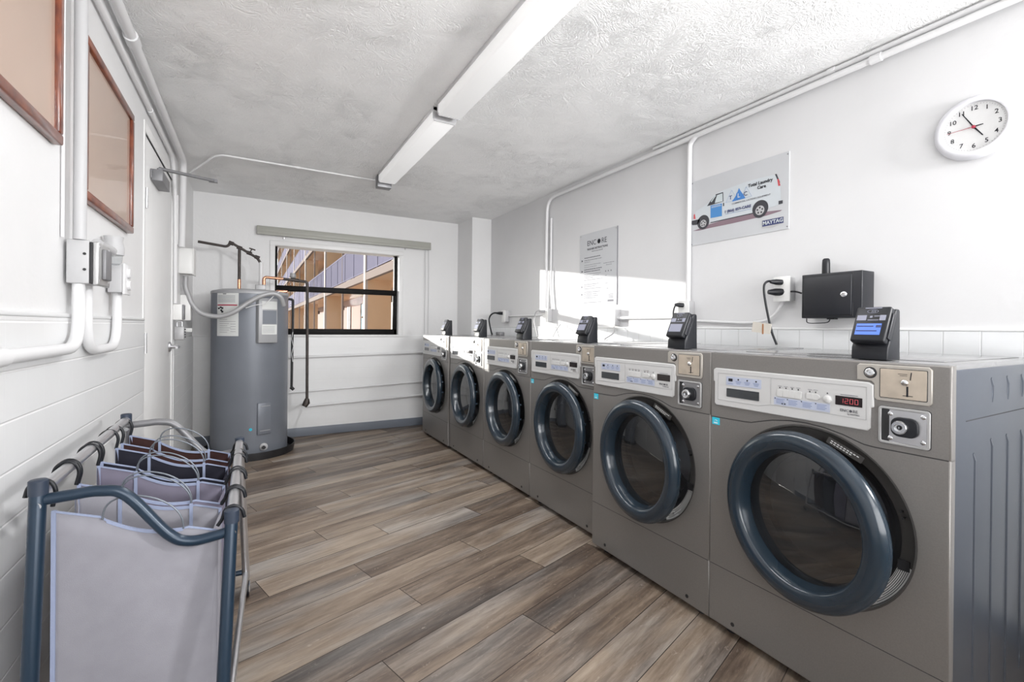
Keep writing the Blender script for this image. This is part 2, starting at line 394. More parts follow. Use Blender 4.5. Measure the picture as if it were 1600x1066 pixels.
def bend(pts, r=.04, n=6):
    """polyline with rounded corners"""
    P = [Vector(p) for p in pts]; o = [P[0]]
    for a, b, c in zip(P, P[1:], P[2:]):
        d1 = (a - b); d2 = (c - b); k = min(r, d1.length * .49, d2.length * .49)
        p, q = b + d1.normalized() * k, b + d2.normalized() * k
        for i in range(n + 1):
            t = i / n; o.append(p * (1 - t) ** 2 + b * 2 * t * (1 - t) + q * t * t)
    o.append(P[-1]); return o

# ------------------------------------------------------------------ room
XL, XR, YB, YF, H = -.47, 2.295, 5.0, -1.3, 2.28
DY0, DY1, DZ = 2.885, 3.765, 2.04
WX0, WX1, WZ0, WZ1 = .183, 1.375, 1.0, 1.857
def structure(o): o['kind'] = 'structure'; return o

# floor made of planks laid at 17 degrees
bm = bmesh.new(); gl = bm.verts.layers.float_vector.new('grain'); th = math.radians(17.2); PW = .1602
rowj = {0: 1.311, 1: .808, 2: 1.639, 3: 1.079, 4: 1.538, 5: 1.043, 6: .681, 7: 1.324, 8: 1.066, 9: 1.838, 10: 1.215, 11: 1.442, 12: 2.101, 13: 1.862, 14: 2.085, 15: 1.499, 16: 1.779}
pl_rand = []
for k in range(-22, 26):
    v0 = 7.22 * .1524 + k * PW - PW / 2; L = 1.16
    off = rowj.get(k, random.uniform(0, L))
    i0 = -5
    for i in range(i0, 6):
        u0 = off + i * L; g = .0014
        ox, oy = random.uniform(0, 60), random.uniform(0, 60)
        quad = [(u0 + g, v0 + g), (u0 + L - g, v0 + g), (u0 + L - g, v0 + PW - g), (u0 + g, v0 + PW - g)]
        ps = [(u * math.cos(th) - v * math.sin(th), u * math.sin(th) + v * math.cos(th), 0) for u, v in quad]
        if max(p[0] for p in ps) < XL - .1 or min(p[0] for p in ps) > XR + .1 or max(p[1] for p in ps) < YF - .1 or min(p[1] for p in ps) > YB + .1: continue
        vs = [bm.verts.new(p) for p in ps]
        for x, q in zip(vs, quad): x[gl] = (q[0] - u0 + ox, q[1] - v0 + oy, 0)
        bm.faces.new(vs); pl_rand.append(random.random() ** 1.0)
for a, no in (((XL - .02, 0, 0), (-1, 0, 0)), ((XR + .02, 0, 0), (1, 0, 0)), ((0, YF - .02, 0), (0, -1, 0)), ((0, YB + .02, 0), (0, 1, 0))):
    pass
me = bpy.data.meshes.new('floor'); bm.to_mesh(me); bm.free()
at = me.attributes.new('plank', 'FLOAT', 'FACE')
for i, f in enumerate(me.polygons): at.data[i].value = pl_rand[i]
# clip to the room
bm = bmesh.new(); bm.from_mesh(me)
for co, no in (((XL - .03, 0, 0), (-1, 0, 0)), ((XR + .03, 0, 0), (1, 0, 0)), ((0, YF - .03, 0), (0, -1, 0)), ((0, YB + .03, 0), (0, 1, 0))):
    bmesh.ops.bisect_plane(bm, geom=bm.verts[:] + bm.edges[:] + bm.faces[:], plane_co=co, plane_no=no, clear_outer=True)
bm.to_mesh(me); bm.free()
me.materials.append(floor_mat())
fl = bpy.data.objects.new('floor', me); COL.objects.link(fl); structure(fl)
MB().box((XL - .03, YF - .03, -.08), (XR + .03, YB + .03, -.0015)).build('joint_bed', mat('plank_joint_dark', (.035, .028, .024), .8), fl, smooth=False)

structure(MB().box((XL - .2, YF - .2, H), (XR + .2, YB + .2, H + .15)).build('ceiling', M['ceil'], origin=(0, 0, 0), smooth=False))
def wall_cut(name, m, polys, thick, basis, loc):
    mb = MB().use(m).mesh(curve_mesh(polys, thick), place(basis, loc)); return structure(mb.build(name, m, origin=(0, 0, 0), smooth=False, recalc=False))
# back wall with the window opening
wb = wall_cut('wall_back', M['wall'], [[(XL - .2, -.1), (XR + .2, -.1), (XR + .2, H + .05), (XL - .2, H + .05)], [(WX0, WZ0), (WX1, WZ0), (WX1, WZ1), (WX0, WZ1)]], .16, FRONTM, (0, YB + .08, 0))
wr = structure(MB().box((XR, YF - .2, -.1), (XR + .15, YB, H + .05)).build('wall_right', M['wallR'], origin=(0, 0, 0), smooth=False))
# left wall: solid pieces around the door
mb = MB()
mb.box((XL - .15, YF - .2, -.1), (XL, DY0, H + .05)).box((XL - .15, DY1, -.1), (XL, YB, H + .05)).box((XL - .15, DY0, DZ), (XL, DY1, H + .05))
wl = structure(mb.build('wall_left', M['wall'], origin=(0, 0, 0), smooth=False))
structure(MB().box((XL - .15, YF - .15, -.1), (XR + .15, YF, H + .05)).build('wall_front', M['wall'], origin=(0, 0, 0), smooth=False))
structure(MB().box((2.065, 4.60, 0), (XR + .01, YB + .01, H + .01)).build('wall_corner_column', M['wall'], origin=(0, 0, 0), smooth=False)).name = 'trim_1'
# tile wainscots
MB().box((XL - .01, YF, 0), (XL + .008, DY0 - .03, 1.105)).build('tile_wainscot', M['tileL'], wl, smooth=False)
MB().box((XL - .01, YF, 1.105), (XL + .011, DY0 - .03, 1.119)).build('tile_edge', M['bulln'], wl, bevel=.005)
MB().box((XL - .01, DY1 + .07, 0), (XL + .008, YB, .985)).build('tile_wainscot', M['tileL'], wl, smooth=False)
MB().box((XR - .008, YF, 0), (XR + .01, 4.60, 1.092)).build('tile_wainscot', M['tileR'], wr, smooth=False)
MB().box((XR - .011, YF, 1.092), (XR + .01, 4.60, 1.103)).build('tile_edge', M['bulln'], wr, bevel=.004)
MB().box((XL, YB - .006, 0), (2.065, YB + .01, .985)).build('tile_wainscot', M['tileB'], wb, smooth=False)
MB().box((XL, YB - .010, .980), (2.065, YB + .01, .990)).build('tile_edge', M['bulln'], wb, bevel=.003)
# baseboards
structure(MB().box((XL + .006, YB - .016, 0), (2.065, YB, .085)).build('baseboard_back', M['base'], bevel=.003))
structure(MB().box((XL, YF, 0), (XL + .014, DY0 - .02, .085)).build('baseboard_left', M['base'], bevel=.003))
structure(MB().box((XR - .016, YF, 0), (XR, 4.60, .085)).build('baseboard_right', M['base'], bevel=.003))

# ---------------- window
win = empty('window_1', (0, YB, 0), kind='structure')
yf = .055
mb = MB()
mb.box((WX0, yf, WZ0), (WX0 + .022, yf + .05, WZ1)).box((WX1 - .03, yf, WZ0), (WX1, yf + .05, WZ1)).box((WX0, yf, WZ0), (WX1, yf + .05, WZ0 + .058))
mb.build('window_frame', M['frameb'], win, bevel=.003)
mb = MB().box((WX0 + .02, yf - .012, 1.425), (WX1 - .012, yf + .03, 1.48)).box((WX1 - .045, yf - .008, WZ0 + .05), (WX1 - .028, yf + .02, 1.44))
mb.build('meeting_rail', M['frameb'], win, bevel=.003)
MB().box((WX0 + .02, yf + .03, 1.47), (WX1 - .03, yf + .034, WZ1 - .004)).build('pane', M['glass'], win, smooth=False)
MB().box((WX0 + .02, yf + .012, WZ0 + .05), (WX1 - .03, yf + .016, 1.44)).build('pane', M['glass'], win, smooth=False)
MB().box((WX0 - .045, -.02, WZ0 - .022), (WX1 + .055, yf + .0, WZ0 - .001)).build('window_sill', M['trim'], win, bevel=.004)
mb = MB().box((WX1 + .002, -.012, WZ0), (WX1 + .05, 0, WZ1 + .002)).box((WX0 - .045, -.012, WZ0), (WX0 - .002, 0, WZ1 + .002)).box((WX0 - .045, -.012, WZ1 + .002), (WX1 + .05, 0, WZ1 + .045))
mb.build('window_casing', M['trim'], win, bevel=.003)

# ---------------- door in the left wall
door = empty('door_1', (XL, DY0, 0), kind='structure')
MB().box((-.045, .008, .01), (-.002, DY1 - DY0 - .008, DZ - .01)).build('door_panel', mat('door_paint', (.8, .8, .8), .4, 0, .06, 30), door, bevel=.002)
mb = MB().box((-.01, DY1 - DY0, 0), (.006, DY1 - DY0 + .05, DZ + .05)).box((-.01, -.03, 0), (.004, 0, DZ + .05)).box((-.01, 0, DZ), (.004, DY1 - DY0, DZ + .05))
mb.build('door_frame', M['trim'], door, bevel=.002)
for z in (1.665, .945, .25):
    mb = MB().tube([(.006, .01, z), (.006, .01, z + .1)], .007, 10)
    for q in range(4): mb.tube([(.006, .01, z + .022 * q + .012), (.006, .01, z + .022 * q + .014)], .0082, 10)
    mb.box((-.001, .01, z + .004), (.002, .05, z + .096)); mb.build('hinge', M['steel'], door)
ky, kz = .80, .945
mb = MB().lathe([(0, 0), (.032, 0), (.034, .004), (.03, .012), (.013, .016), (.012, .05)], Matrix.Translation((-.002, ky, kz)) @ Matrix.Rotation(PI / 2, 4, 'Y'), 28)
mb.tube([(.042, ky + .004, kz), (.052, ky - .012, kz), (.053, ky - .10, kz - .002)], [.009, .010, .007], 12)
mb.build('door_handle', M['steel'], door)
mb = MB().box((-.003, .16, 1.845), (.05, .40, 1.905)).box((0, .14, 1.85), (.006, .42, 1.90))
dc = mb.build('door_closer', M['closer'], door, bevel=.006)
mb = MB().tube([(.028, .22, 1.905), (.028, .22, 1.925)], .012, 12).tube([(.028, .22, 1.925), (.262, .50, 1.972)], .0095, 12).box((.23, .485, 1.962), (.275, .51, 1.982))
mb.build('closer_arm', M['closer'], dc)

# ------------------------------------------------------------------ windows blind
bl = empty('window_blind', (.874, YB, 1.94), 'folded beige-grey vertical blind headrail mounted above the window', 'blind')
mb = MB().box((-.848, -.06, .008), (.848, -.004, .082)); mb.build('headrail', M['blind'], bl, bevel=.006)
MB().box((-.846, -.066, .0), (.846, -.052, .03)).build('valance_lip', M['blind'], bl, bevel=.004)
for x_ in (.79, .83): MB().tube([(x_, -.03, 0), (x_ + .004, -.028, -.45), (x_, -.028, -.93)], .0022, 8).build('pull_cord', M['pvcg'], bl)
MB().box((-.62, -.03, -.022), (-.612, -.012, 0)).build('mounting_bracket', M['steel'], bl)
MB().box((.565, -.03, -.014), (.573, -.012, 0)).build('mounting_bracket', M['steel'], bl)

# ------------------------------------------------------------------ washing machines
W = .667; HW = W / 2; HT = 1.008
DC = (.0105, .535)   # door centre (u to viewer's right, z); u = -y
def washer(loc):
    t = empty('washing_machine', loc)
    FM = WALLM                                   # local: u -> -y, v -> z, n -> -x
    def P(polys, th, xf, bev=0): return curve_mesh(polys, th, bev), Matrix.Translation((xf, 0, 0)) @ FM
    # cabinet sides / back / top
    mb = MB()
    D = .75
    for q in (((.012, -HW, .03), (D, -HW + .02, HT - .012)), ((.012, HW - .02, .03), (D, HW, HT - .012)), ((D - .02, -HW + .02, .03), (D, HW - .02, HT - .012)), ((.012, -HW + .02, .03), (D - .02, HW - .02, .05)), ((.012, -HW + .02, HT - .032), (D - .02, HW - .02, HT - .012))): mb.box(*q)
    bmesh.ops.bevel(mb.bm, geom=mb.bm.edges[:], offset=.004, segments=2, profile=.5, affect='EDGES')
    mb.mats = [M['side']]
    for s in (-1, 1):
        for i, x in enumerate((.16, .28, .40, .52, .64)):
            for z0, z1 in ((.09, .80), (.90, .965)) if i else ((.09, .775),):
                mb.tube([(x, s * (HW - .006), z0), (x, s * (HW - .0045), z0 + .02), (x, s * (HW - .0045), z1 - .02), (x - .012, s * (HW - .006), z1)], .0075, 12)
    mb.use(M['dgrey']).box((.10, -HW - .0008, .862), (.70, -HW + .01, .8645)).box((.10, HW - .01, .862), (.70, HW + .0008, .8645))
    cab = mb.build('cabinet', None, t)
    MB().box((.004, -HW + .002, HT - .03), (D, HW - .002, HT)).box((.12, -HW + .05, HT), (.70, HW - .05, HT + .002)).build('top_panel', M['top'], t, bevel=.006)
    # upper fascia with wavy lower edge
    seam = [(-HW, .771), (-.205, .774), (-.178, .776), (-.145, .786), (-.105, .797), (-.05, .805), (0, .807), (.05, .803), (.10, .793), (.14, .780), (.155, .776), (.18, .774), (HW, .775)]
    g = .0022
    fas = [(u, z + g) for u, z in seam] + [(HW, HT - .006), (-HW, HT - .006)]
    me, mx = P([fas], .03, .012, .004); MB().use(M['body']).mesh(me, mx).build('upper_fascia', M['body'], t)
    # front panel with round opening
    fr = [(-HW, .2365), (HW, .2365)] + [(u, z - g) for u, z in seam[::-1]]
    me, mx = P([fr, circ(DC[0], DC[1], .2625, 72)], .03, .012, .004); MB().use(M['body']).mesh(me, mx).build('front_panel', M['body'], t)
    me, mx = P([[(-HW, .032), (HW, .032), (HW, .2335), (-HW, .2335)]], .03, .012, .004); kp = MB().use(M['body']).mesh(me, mx).build('kick_panel', M['body'], t)
    for u in (-.24, .24): MB().tube([(-.0045, -u, .055), (-.0015, -u, .055)], .007, 12).build('fixing_screw', M['dgrey'], kp)
    MB().tube([(-.0022, -u, z) for u, z in seam], .0016, 6).build('panel_seam', M['dgrey'], t)
    MB().tube([(-.0022, HW, .235), (-.0022, -HW, .235)], .0014, 6).build('panel_seam', M['dgrey'], t)
    # recess ring around the drum opening and the drum itself
    RM = Matrix.Translation((0, -DC[0], DC[1])) @ Matrix.Rotation(PI / 2, 4, 'Y')      # z axis -> +x
    MB().lathe([(.2655, -.0045), (.2610, -.0045), (.2585, .002), (.2565, .013), (.226, .017), (.223, .020)], RM, 72).build('door_recess', M['recess'], t)
    MB().lathe([(.223, .020), (.223, .05), (.205, .055), (.195, .06), (.19, .075), (.172, .08)], RM, 48).build('rubber_gasket', M['dgrey'], t)
    mb = MB().lathe([(.172, .08), (.235, .10), (.24, .42), (0.001, .44)], RM, 48)
    dr = mb.build('drum', M['drum'], t)
    for a in (.5, 2.6, 4.7):
        mb = MB()
        c, s_ = math.cos(a), math.sin(a)
        q = [Vector((.12, -DC[0] + c * .235 - s_ * .03, DC[1] + s_ * .235 + c * .03)), Vector((.12, -DC[0] + c * .235 + s_ * .03, DC[1] + s_ * .235 - c * .03)), Vector((.12, -DC[0] + c * .185, DC[1] + s_ * .185))]
        mb.prism(q, (.28, 0, 0)).build('drum_baffle', M['drum'], dr, bevel=.004)
    # warning label on lower right of recess ring, latch slot, wording strip
    LM = Matrix.Translation((.0, -DC[0], DC[1])) @ Matrix.Rotation(PI / 2, 4, 'Y')
    mb = MB().use(M['paper']).lathe([(.2560, .0115), (.227, .0155)], LM, 14, arc=math.radians(50), a0=math.radians(-76))
    mb.use(M['dtext'])
    for q, (r0, a0_, da) in enumerate(((.2525, -73, 30), (.2485, -74, 36), (.2445, -73, 24), (.2405, -74, 38), (.2365, -73, 33), (.2325, -73, 36), (.2295, -74, 22), (.2505, -38, 9), (.2465, -38, 8), (.2425, -38, 10), (.2385, -38, 8))):
        h0 = .0115 + (.2560 - r0) / .029 * .004 - .0003
        mb.lathe([(r0, h0), (r0 - .0015, h0 + .0002)], LM, 12, arc=math.radians(da), a0=math.radians(a0_))
    mb.build('warning_label', None, t)
    mb = MB()
    a = math.radians(-14); mb.box((.008, -DC[0] - .240 * math.cos(a) - .011, DC[1] + .240 * math.sin(a) - .013), (.019, -DC[0] - .240 * math.cos(a) + .014, DC[1] + .240 * math.sin(a) + .013))
    mb.build('latch_slot', M['dgrey'], t)
    for a in (math.radians(16), math.radians(20)): MB().tube([(.004, -DC[0] - .24 * math.cos(a), DC[1] + .24 * math.sin(a)), (.02, -DC[0] - .24 * math.cos(a), DC[1] + .24 * math.sin(a))], .003, 10).build('latch_pin', M['dgrey'], t)
    a = math.radians(66)
    mb = MB().use(M['recess']).mesh(curve_mesh([rrect(-.05, -.010, .05, .010, .003)], .001), Matrix.Translation((-.002, -DC[0] - .235 * math.cos(a), DC[1] + .235 * math.sin(a))) @ Matrix.Rotation(0, 4, 'X') @ WALLM @ Matrix.Rotation(math.radians(-24), 4, 'Z'))
    mb.use(M['paper'])
    for r_, n_ in ((.003, 9), (-.003, 7)):
        for i in range(n_):
            mb.mesh(curve_mesh([[(-.040 + i * .009, r_ - .0012), (-.034 + i * .009, r_ - .0012), (-.034 + i * .009, r_ + .0012), (-.040 + i * .009, r_ + .0012)]], .0006), Matrix.Translation((-.0028, -DC[0] - .235 * math.cos(a), DC[1] + .235 * math.sin(a))) @ WALLM @ Matrix.Rotation(math.radians(-24), 4, 'Z'))
    mb.build('instruction_plate', None, t)
    # white control fascia
    cp = [(-.3195, .905), (-.3195, .943), (-.313, .9475), (.165, .9465), (.1745, .941), (.1745, .885), (.1675, .882), (.1675, .826), (.162, .8195), (-.309, .8195), (-.3145, .825), (-.3145, .903)]
    me, mx = P([cp], .012, -.004, .003); ctl = MB().use(M['wpanel']).mesh(me, mx).build('control_panel', M['wpanel'], t)
    xf = -.0105
    mb = MB()
    def ln(pts, w=.0012, x=xf):
        mb.tube([(x, -u, z) for u, z in pts], w / 2, 4, cap=False)
    ln([(-.302, .905), (-.302, .934), (.1625, .936), (.1625, .846), (.06, .8475), (-.09, .8475), (-.1065, .8475), (-.150, .838), (-.302, .838), (-.302, .905)])
    ln([(-.1065, .934), (-.1065, .8475)])
    mb.build('moulded_groove', M['wline'], ctl)
    mb = MB()
    for u in (-.0855, -.0665, -.0475, -.0285): mb.mesh(curve_mesh([rrect(u, .879, u + .0178, .900, .001, 2)], .004, .0006), Matrix.Translation((xf - .0005, 0, 0)) @ FM)
    for i, u in enumerate((-.0855, -.0665, -.0475, -.0285)): pass
    # each key is its own part
    mb.bm.free()
    for u in (-.0855, -.0665, -.0475, -.0285): MB().mesh(curve_mesh([rrect(u, .879, u + .0178, .900, .001, 2)], .004, .0006), Matrix.Translation((xf - .0005, 0, 0)) @ FM).build('button', M['button'], ctl)
    MB().mesh(curve_mesh([rrect(.0055, .883, .0235, .899, .001, 2)], .004, .0006), Matrix.Translation((xf - .0005, 0, 0)) @ FM).build('button', M['button'], ctl)
    MB().mesh(curve_mesh([[(.0245, .883), (.0345, .883)] + [(.0345 + .008 * math.sin(a * PI / 6), .891 - .008 * math.cos(a * PI / 6)) for a in range(1, 6)] + [(.0345, .899), (.0245, .899)]], .004, .0006), Matrix.Translation((xf - .0005, 0, 0)) @ FM).build('button', M['button'], ctl)
    MB().lathe([(.0115, 0), (.0115, .004), (.009, .0065), (.001, .0072)], Matrix.Translation((xf + .001, -.0635, .889)) @ Matrix.Rotation(-PI / 2, 4, 'Y'), 20).build('start_button', M['button'], ctl)
    me, mx = P([rrect(-.267, .853, -.1465, .883, .0015, 2)], .002, xf); MB().use(M['lcd']).mesh(me, mx).build('dispenser_window', M['lcd'], ctl)
    # printed labels
    mb = MB().use(M['lblue'])
    for a in (rrect(-.269, .894, -.1395, .9245, .002, 2), rrect(-.0955, .851, .0705, .8755, .001, 2)):
        me, mx = P([a], .0008, xf - .0003); mb.mesh(me, mx)
    mb.use(M['ltext'])
    def bar(u, z, w, h, m='ltext'):
        mb.use(M[m]); me, mx = P([[(u, z), (u + w, z), (u + w, z + h), (u, z + h)]], .0006, xf - .0009); mb.mesh(me, mx)
    for i, u in enumerate((-.252, -.222, -.189, -.157)):
        if i == 0: bar(u - .008, .908, .016, .010, 'dtext'); bar(u - .011, .899, .022, .002)
        else:
            bar(u - .0025, .914, .005, .005, 'dtext')
            for k in range(3): bar(u - .011 + k * .002, .909 - k * .004, .022 - k * .004, .0018)
    for u in (-.088, -.049, -.006, .035):
        bar(u - .005, .870, .003, .003, 'dtext')
        for k in range(4): bar(u, .869 - k * .0042, .027 - (k % 2) * .004, .0017)
    bar(-.071, .8545, .005, .004, 'dtext'); bar(-.063, .8545, .005, .004, 'dtext')
    for u in (-.077, -.0575, -.038, -.0195): bar(u - .0015, .9045, .003, .004, 'dtext'); bar(u - .006, .911, .012, .0012, 'greyt')
    for u in (.0145, .031): bar(u - .0015, .903, .003, .004, 'dtext'); bar(u - .006, .911, .012, .0012, 'greyt')
    bar(.062, .9045, .003, .004, 'dtext'); bar(.098, .907, .044, .0018, 'greyt')
    for txt, u, z, sz, bo in (('ENC', .1085, .8635, .0115, 0), ('RE', .136, .8635, .0115, 0), ('by MAYTAG', .131, .8545, .0058, 0)):
        mb.use(M['enctxt']).mesh(text_mesh(txt, sz, thick=.0002), Matrix.Translation((xf - .0009, -u, z)) @ FM)
    mb.use(M['enctxt']).mesh(curve_mesh([[(.1243 + (.0043 if i % 2 else .0032) * math.cos(i * PI / 8), .8635 + (.0043 if i % 2 else .0032) * math.sin(i * PI / 8)) for i in range(16)]], .0005), Matrix.Translation((xf - .0009, 0, 0)) @ FM)
    mb.build('printed_label', None, ctl)
    me, mx = P([rrect(.085, .8775, .1525, .9035, .001, 2)], .002, xf); disp = MB().use(M['ledoff']).mesh(me, mx).build('display', M['ledoff'], ctl)
    # seven-segment digits 1200 (only lit on the nearest machine)
    seg7 = {'1': 'bc', '2': 'abged', '0': 'abcdef'}
    mb = MB()
    for n_, ch in enumerate('1200'):
        u0 = .0975 + n_ * .0125; w_, h_ = .0075, .0065; z0 = .8905
        Sg = dict(a=((u0, z0 + h_), (u0 + w_, z0 + h_)), g=((u0, z0), (u0 + w_, z0)), d=((u0, z0 - h_), (u0 + w_, z0 - h_)), f=((u0, z0 + h_), (u0, z0)), b=((u0 + w_, z0 + h_), (u0 + w_, z0)), e=((u0, z0), (u0, z0 - h_)), c=((u0 + w_, z0), (u0 + w_, z0 - h_)))
        for q in seg7[ch]:
            (a0, b0), (a1, b1) = Sg[q]; mb.tube([(xf - .0016, -a0, b0), (xf - .0016, -a1, b1)], .0006, 4)
    mb.build('led_digits', M['ledred'], ctl)
    # coin mechanism
    cf = [(.139, .957), (.139, .993), (.144, .998), (.294, .998), (.3, .992), (.3, .911), (.295, .905), (.186, .905), (.18, .911), (.18, .948), (.172, .956)]
    me, mx = P([[(a, b) for a, b in cf]], .008, -.004, .002); coin = MB().use(M['coinf']).mesh(me, mx).build('coin_box', M['coinf'], t)
    mb = MB(); 
    mb.tube([(-.004, -u, z) for u, z in cf], .0016, 6, closed=True); mb.tube([(-.0085, -u, z) for u, z in rrect(.1925, .9135, .2925, .9905, .002, 2)], .0012, 6, closed=True); mb.build('coin_box_seam', M['dgrey'], coin)
    me, mx = P([rrect(.1935, .9145, .2915, .9895, .002, 2)], .004, -.0075, .001); pl = MB().use(M['coinp']).mesh(me, mx).build('coin_plate', M['coinp'], coin)
    mb = MB().use(M['dtext']).box((-.0102, -.2505, .921), (-.008, -.2545, .9475)).box((-.0102, -.2585, .964), (-.008, -.2605, .984), rot=Matrix.Rotation(.12, 3, 'X'))
    mb.box((-.0106, -.243, .9225), (-.008, -.264, .9240))
    for k in range(2): mb.box((-.0098, -.232 - k * .004, .978 - k * .004), (-.009, -.252 - k * 0, .9792 - k * .004))
    mb.build('coin_slot', None, pl, smooth=False)
    MB().lathe([(.0085, 0), (.0085, .003), (.006, .0065), (.001, .0075)], Matrix.Translation((-.009, -.247, .957)) @ Matrix.Rotation(-PI / 2, 4, 'Y'), 20).build('return_button', M['chrome'], pl)
    mb = MB().use(M['dgrey']).lathe([(.0155, 0), (.0155, .002), (.001, .002)], Matrix.Translation((-.007, -.1695, .9765)) @ Matrix.Rotation(-PI / 2, 4, 'Y'), 24)
    mb.use(M['chrome']).lathe([(.0115, .001), (.0115, .006), (.0095, .0075), (.0065, .0075), (.006, .004), (.001, .004)], Matrix.Translation((-.007, -.1695, .9765)) @ Matrix.Rotation(-PI / 2, 4, 'Y'), 24)
    mb.build('key_lock', None, coin)
    # money box lock plate
    me, mx = P([rrect(.190, .793, .298, .889, .007, 4), rrect(.1945, .7975, .2935, .8845, .004, 4)], .01, -.003, .001); mbx = MB().use(M['cast']).mesh(me, mx).build('money_box', M['cast'], t)
    me, mx = P([rrect(.188, .791, .300, .891, .008, 4)], .002, -.0035); MB().use(M['dgrey']).mesh(me, mx).build('money_box_gap', M['dgrey'], mbx)
    me, mx = P([rrect(.2135, .799, .2925, .883, .002, 2)], .003, -.0052); MB().use(M['steel']).mesh(me, mx).build('lock_plate', M['steel'], mbx)
    MB().box((-.0050, -.1955, .799), (-.0045, -.213, .883)).build('money_box_recess', M['dgrey'], mbx, smooth=False)
    for u, z in ((.216, .872), (.285, .873), (.216, .808), (.285, .809)):
        MB().lathe([(.0055, 0), (.0055, .002), (.0035, .0035), (.001, .0038)], Matrix.Translation((-.006, -u, z)) @ Matrix.Rotation(-PI / 2, 4, 'Y'), 14).build('screw', M['chrome'], mbx)
    me, mx = P([rrect(.221, .818, .275, .864, .016, 5)], .010, -.010, .002); MB().use(M['black']).mesh(me, mx).build('lock_escutcheon', M['black'], mbx)
    KM = Matrix.Translation((-.012, -.241, .841)) @ Matrix.Rotation(-PI / 2, 4, 'Y')
    mb = MB().use(M['chrome']).lathe([(.0175, 0), (.0175, .012), (.0155, .015), (.010, .015), (.0095, .009), (.006, .009)], KM, 28).use(M['black']).lathe([(.006, .009), (.001, .009)], KM, 16).use(M['chrome']).box((-.0245, -.2395, .8385), (-.02, -.2425, .8435))
    mb.build('cylinder_lock', None, mbx)
    # energy sticker
    mb = MB().use(M['cyan']).box((-.0045, HW - .004, .744), (-.0025, HW - .034, .7695)).use(M['white'])
    for k in range(3): mb.box((-.0049, HW - .011, .748 + k * .002), (-.0044, HW - .027, .749 + k * .002))
    mb.tube([(-.0048, HW - .012, .757), (-.0048, HW - .018, .761), (-.0048, HW - .026, .757)], .0006, 4)
    mb.build('energy_sticker', None, t, smooth=False)
    # feet
    for x in (.05, .70):
        for y in (-HW + .06, HW - .06): MB().tube([(x, y, 0), (x, y, .012), (x, y, .035)], [.022, .02, .012], 14).build('foot', M['dgrey'], t)
    # door, hinged at the viewer's left
    hy = -DC[0] + .255
    d = empty('door', (0, hy, 0)); d.parent = t; d.location = (-.010, hy, DC[1] - .004)
    RD = Matrix.Translation((0, -.255, 0)) @ Matrix.Rotation(-PI / 2, 4, 'Y')            # z axis -> -x (towards the viewer)
    RO = .255
    rg = MB().lathe([(.205, -.004), (RO - .010, -.004), (RO - .002, 0), (RO, .006), (RO, .013), (RO - .003, .022), (RO - .010, .0305), (RO - .022, .036), (RO - .030, .0368), (RO - .046, .0352), (.203, .0325), (.199, .029), (.1965, .024), (.192, .008), (.188, -.008), (.187, -.014)], RD, 80).build('door_ring', M['ring'], d)
    MB().lathe([(.222, -.016), (.226, -.012), (.228, -.004), (.205, -.004)], RD, 64).build('door_back', M['ringin'], d)
    MB().lathe([(.1875, -.012), (.14, -.004), (.09, .001), (.04, .0035), (.0005, .004)], RD, 64).build('door_glass', M['doorglass'], d)
    for a in (-10, 14, 30):
        aa = math.radians(a); MB().tube([(-.0, -.255 - .222 * math.cos(aa), .222 * math.sin(aa)), (.024, -.255 - .222 * math.cos(aa), .222 * math.sin(aa))], .008, 12).build('door_bumper', M['ringin'], d)
    mb = MB().box((-.006, .0, -.05), (.012, .006, .05)); mb.build('door_hinge', M['dgrey'], d, bevel=.004)
    return t, d
wx = [(1.480, .7985, 1.0), (1.480, 1.4745, 1.0), (1.537, 2.1635, 1.0), (1.537, 2.8400, 1.0), (1.537, 3.5250, 1.02), (1.525, 4.2350, 1.04)]
wlab = ['nearest grey front-load washer showing a lit red timer, beside the bare tile wall',
        'second grey washer from the camera, door slightly open, set forward of the third',
        'third grey front-load washer from the camera, card reader under the instruction poster',
        'fourth grey front-load washer from the camera, between two similar machines',
        'fifth grey front-load washer from the camera, control panel half in sunlight',
        'farthest grey front-load washer, at the corner column by the back wall']
wang = [9, 6.5, 3, 2.5, 2.5, 2.5]
w0, d0 = washer((0, 0, 0))
ws = []
for i, (x, y, sc) in enumerate(wx):
    if i == 0: o = w0
    else: o = copy_tree(w0, None, skip=('led_digits',) if i < 3 else ('led_digits', 'energy_sticker'))
    o.location = (x, y, 0); o.scale = (1, sc, 1)
    tag(o, wlab[i], 'washing machine', 'front-load washers along the right wall')
    dd = [k for k in kids(o) if k.name.split('.')[0] == 'door'][0]
    dd.rotation_euler = (0, 0, -math.radians(wang[i]))
    ws.append(o)
    if i:
        for k in kids(o):
            for q in kids(k):
                if q.name.startswith('lock_plate'): q.material_slots[0].link = 'OBJECT'; q.material_slots[0].material = M['closer']  # darker plate colour on the copies imitates black reflections in the steel

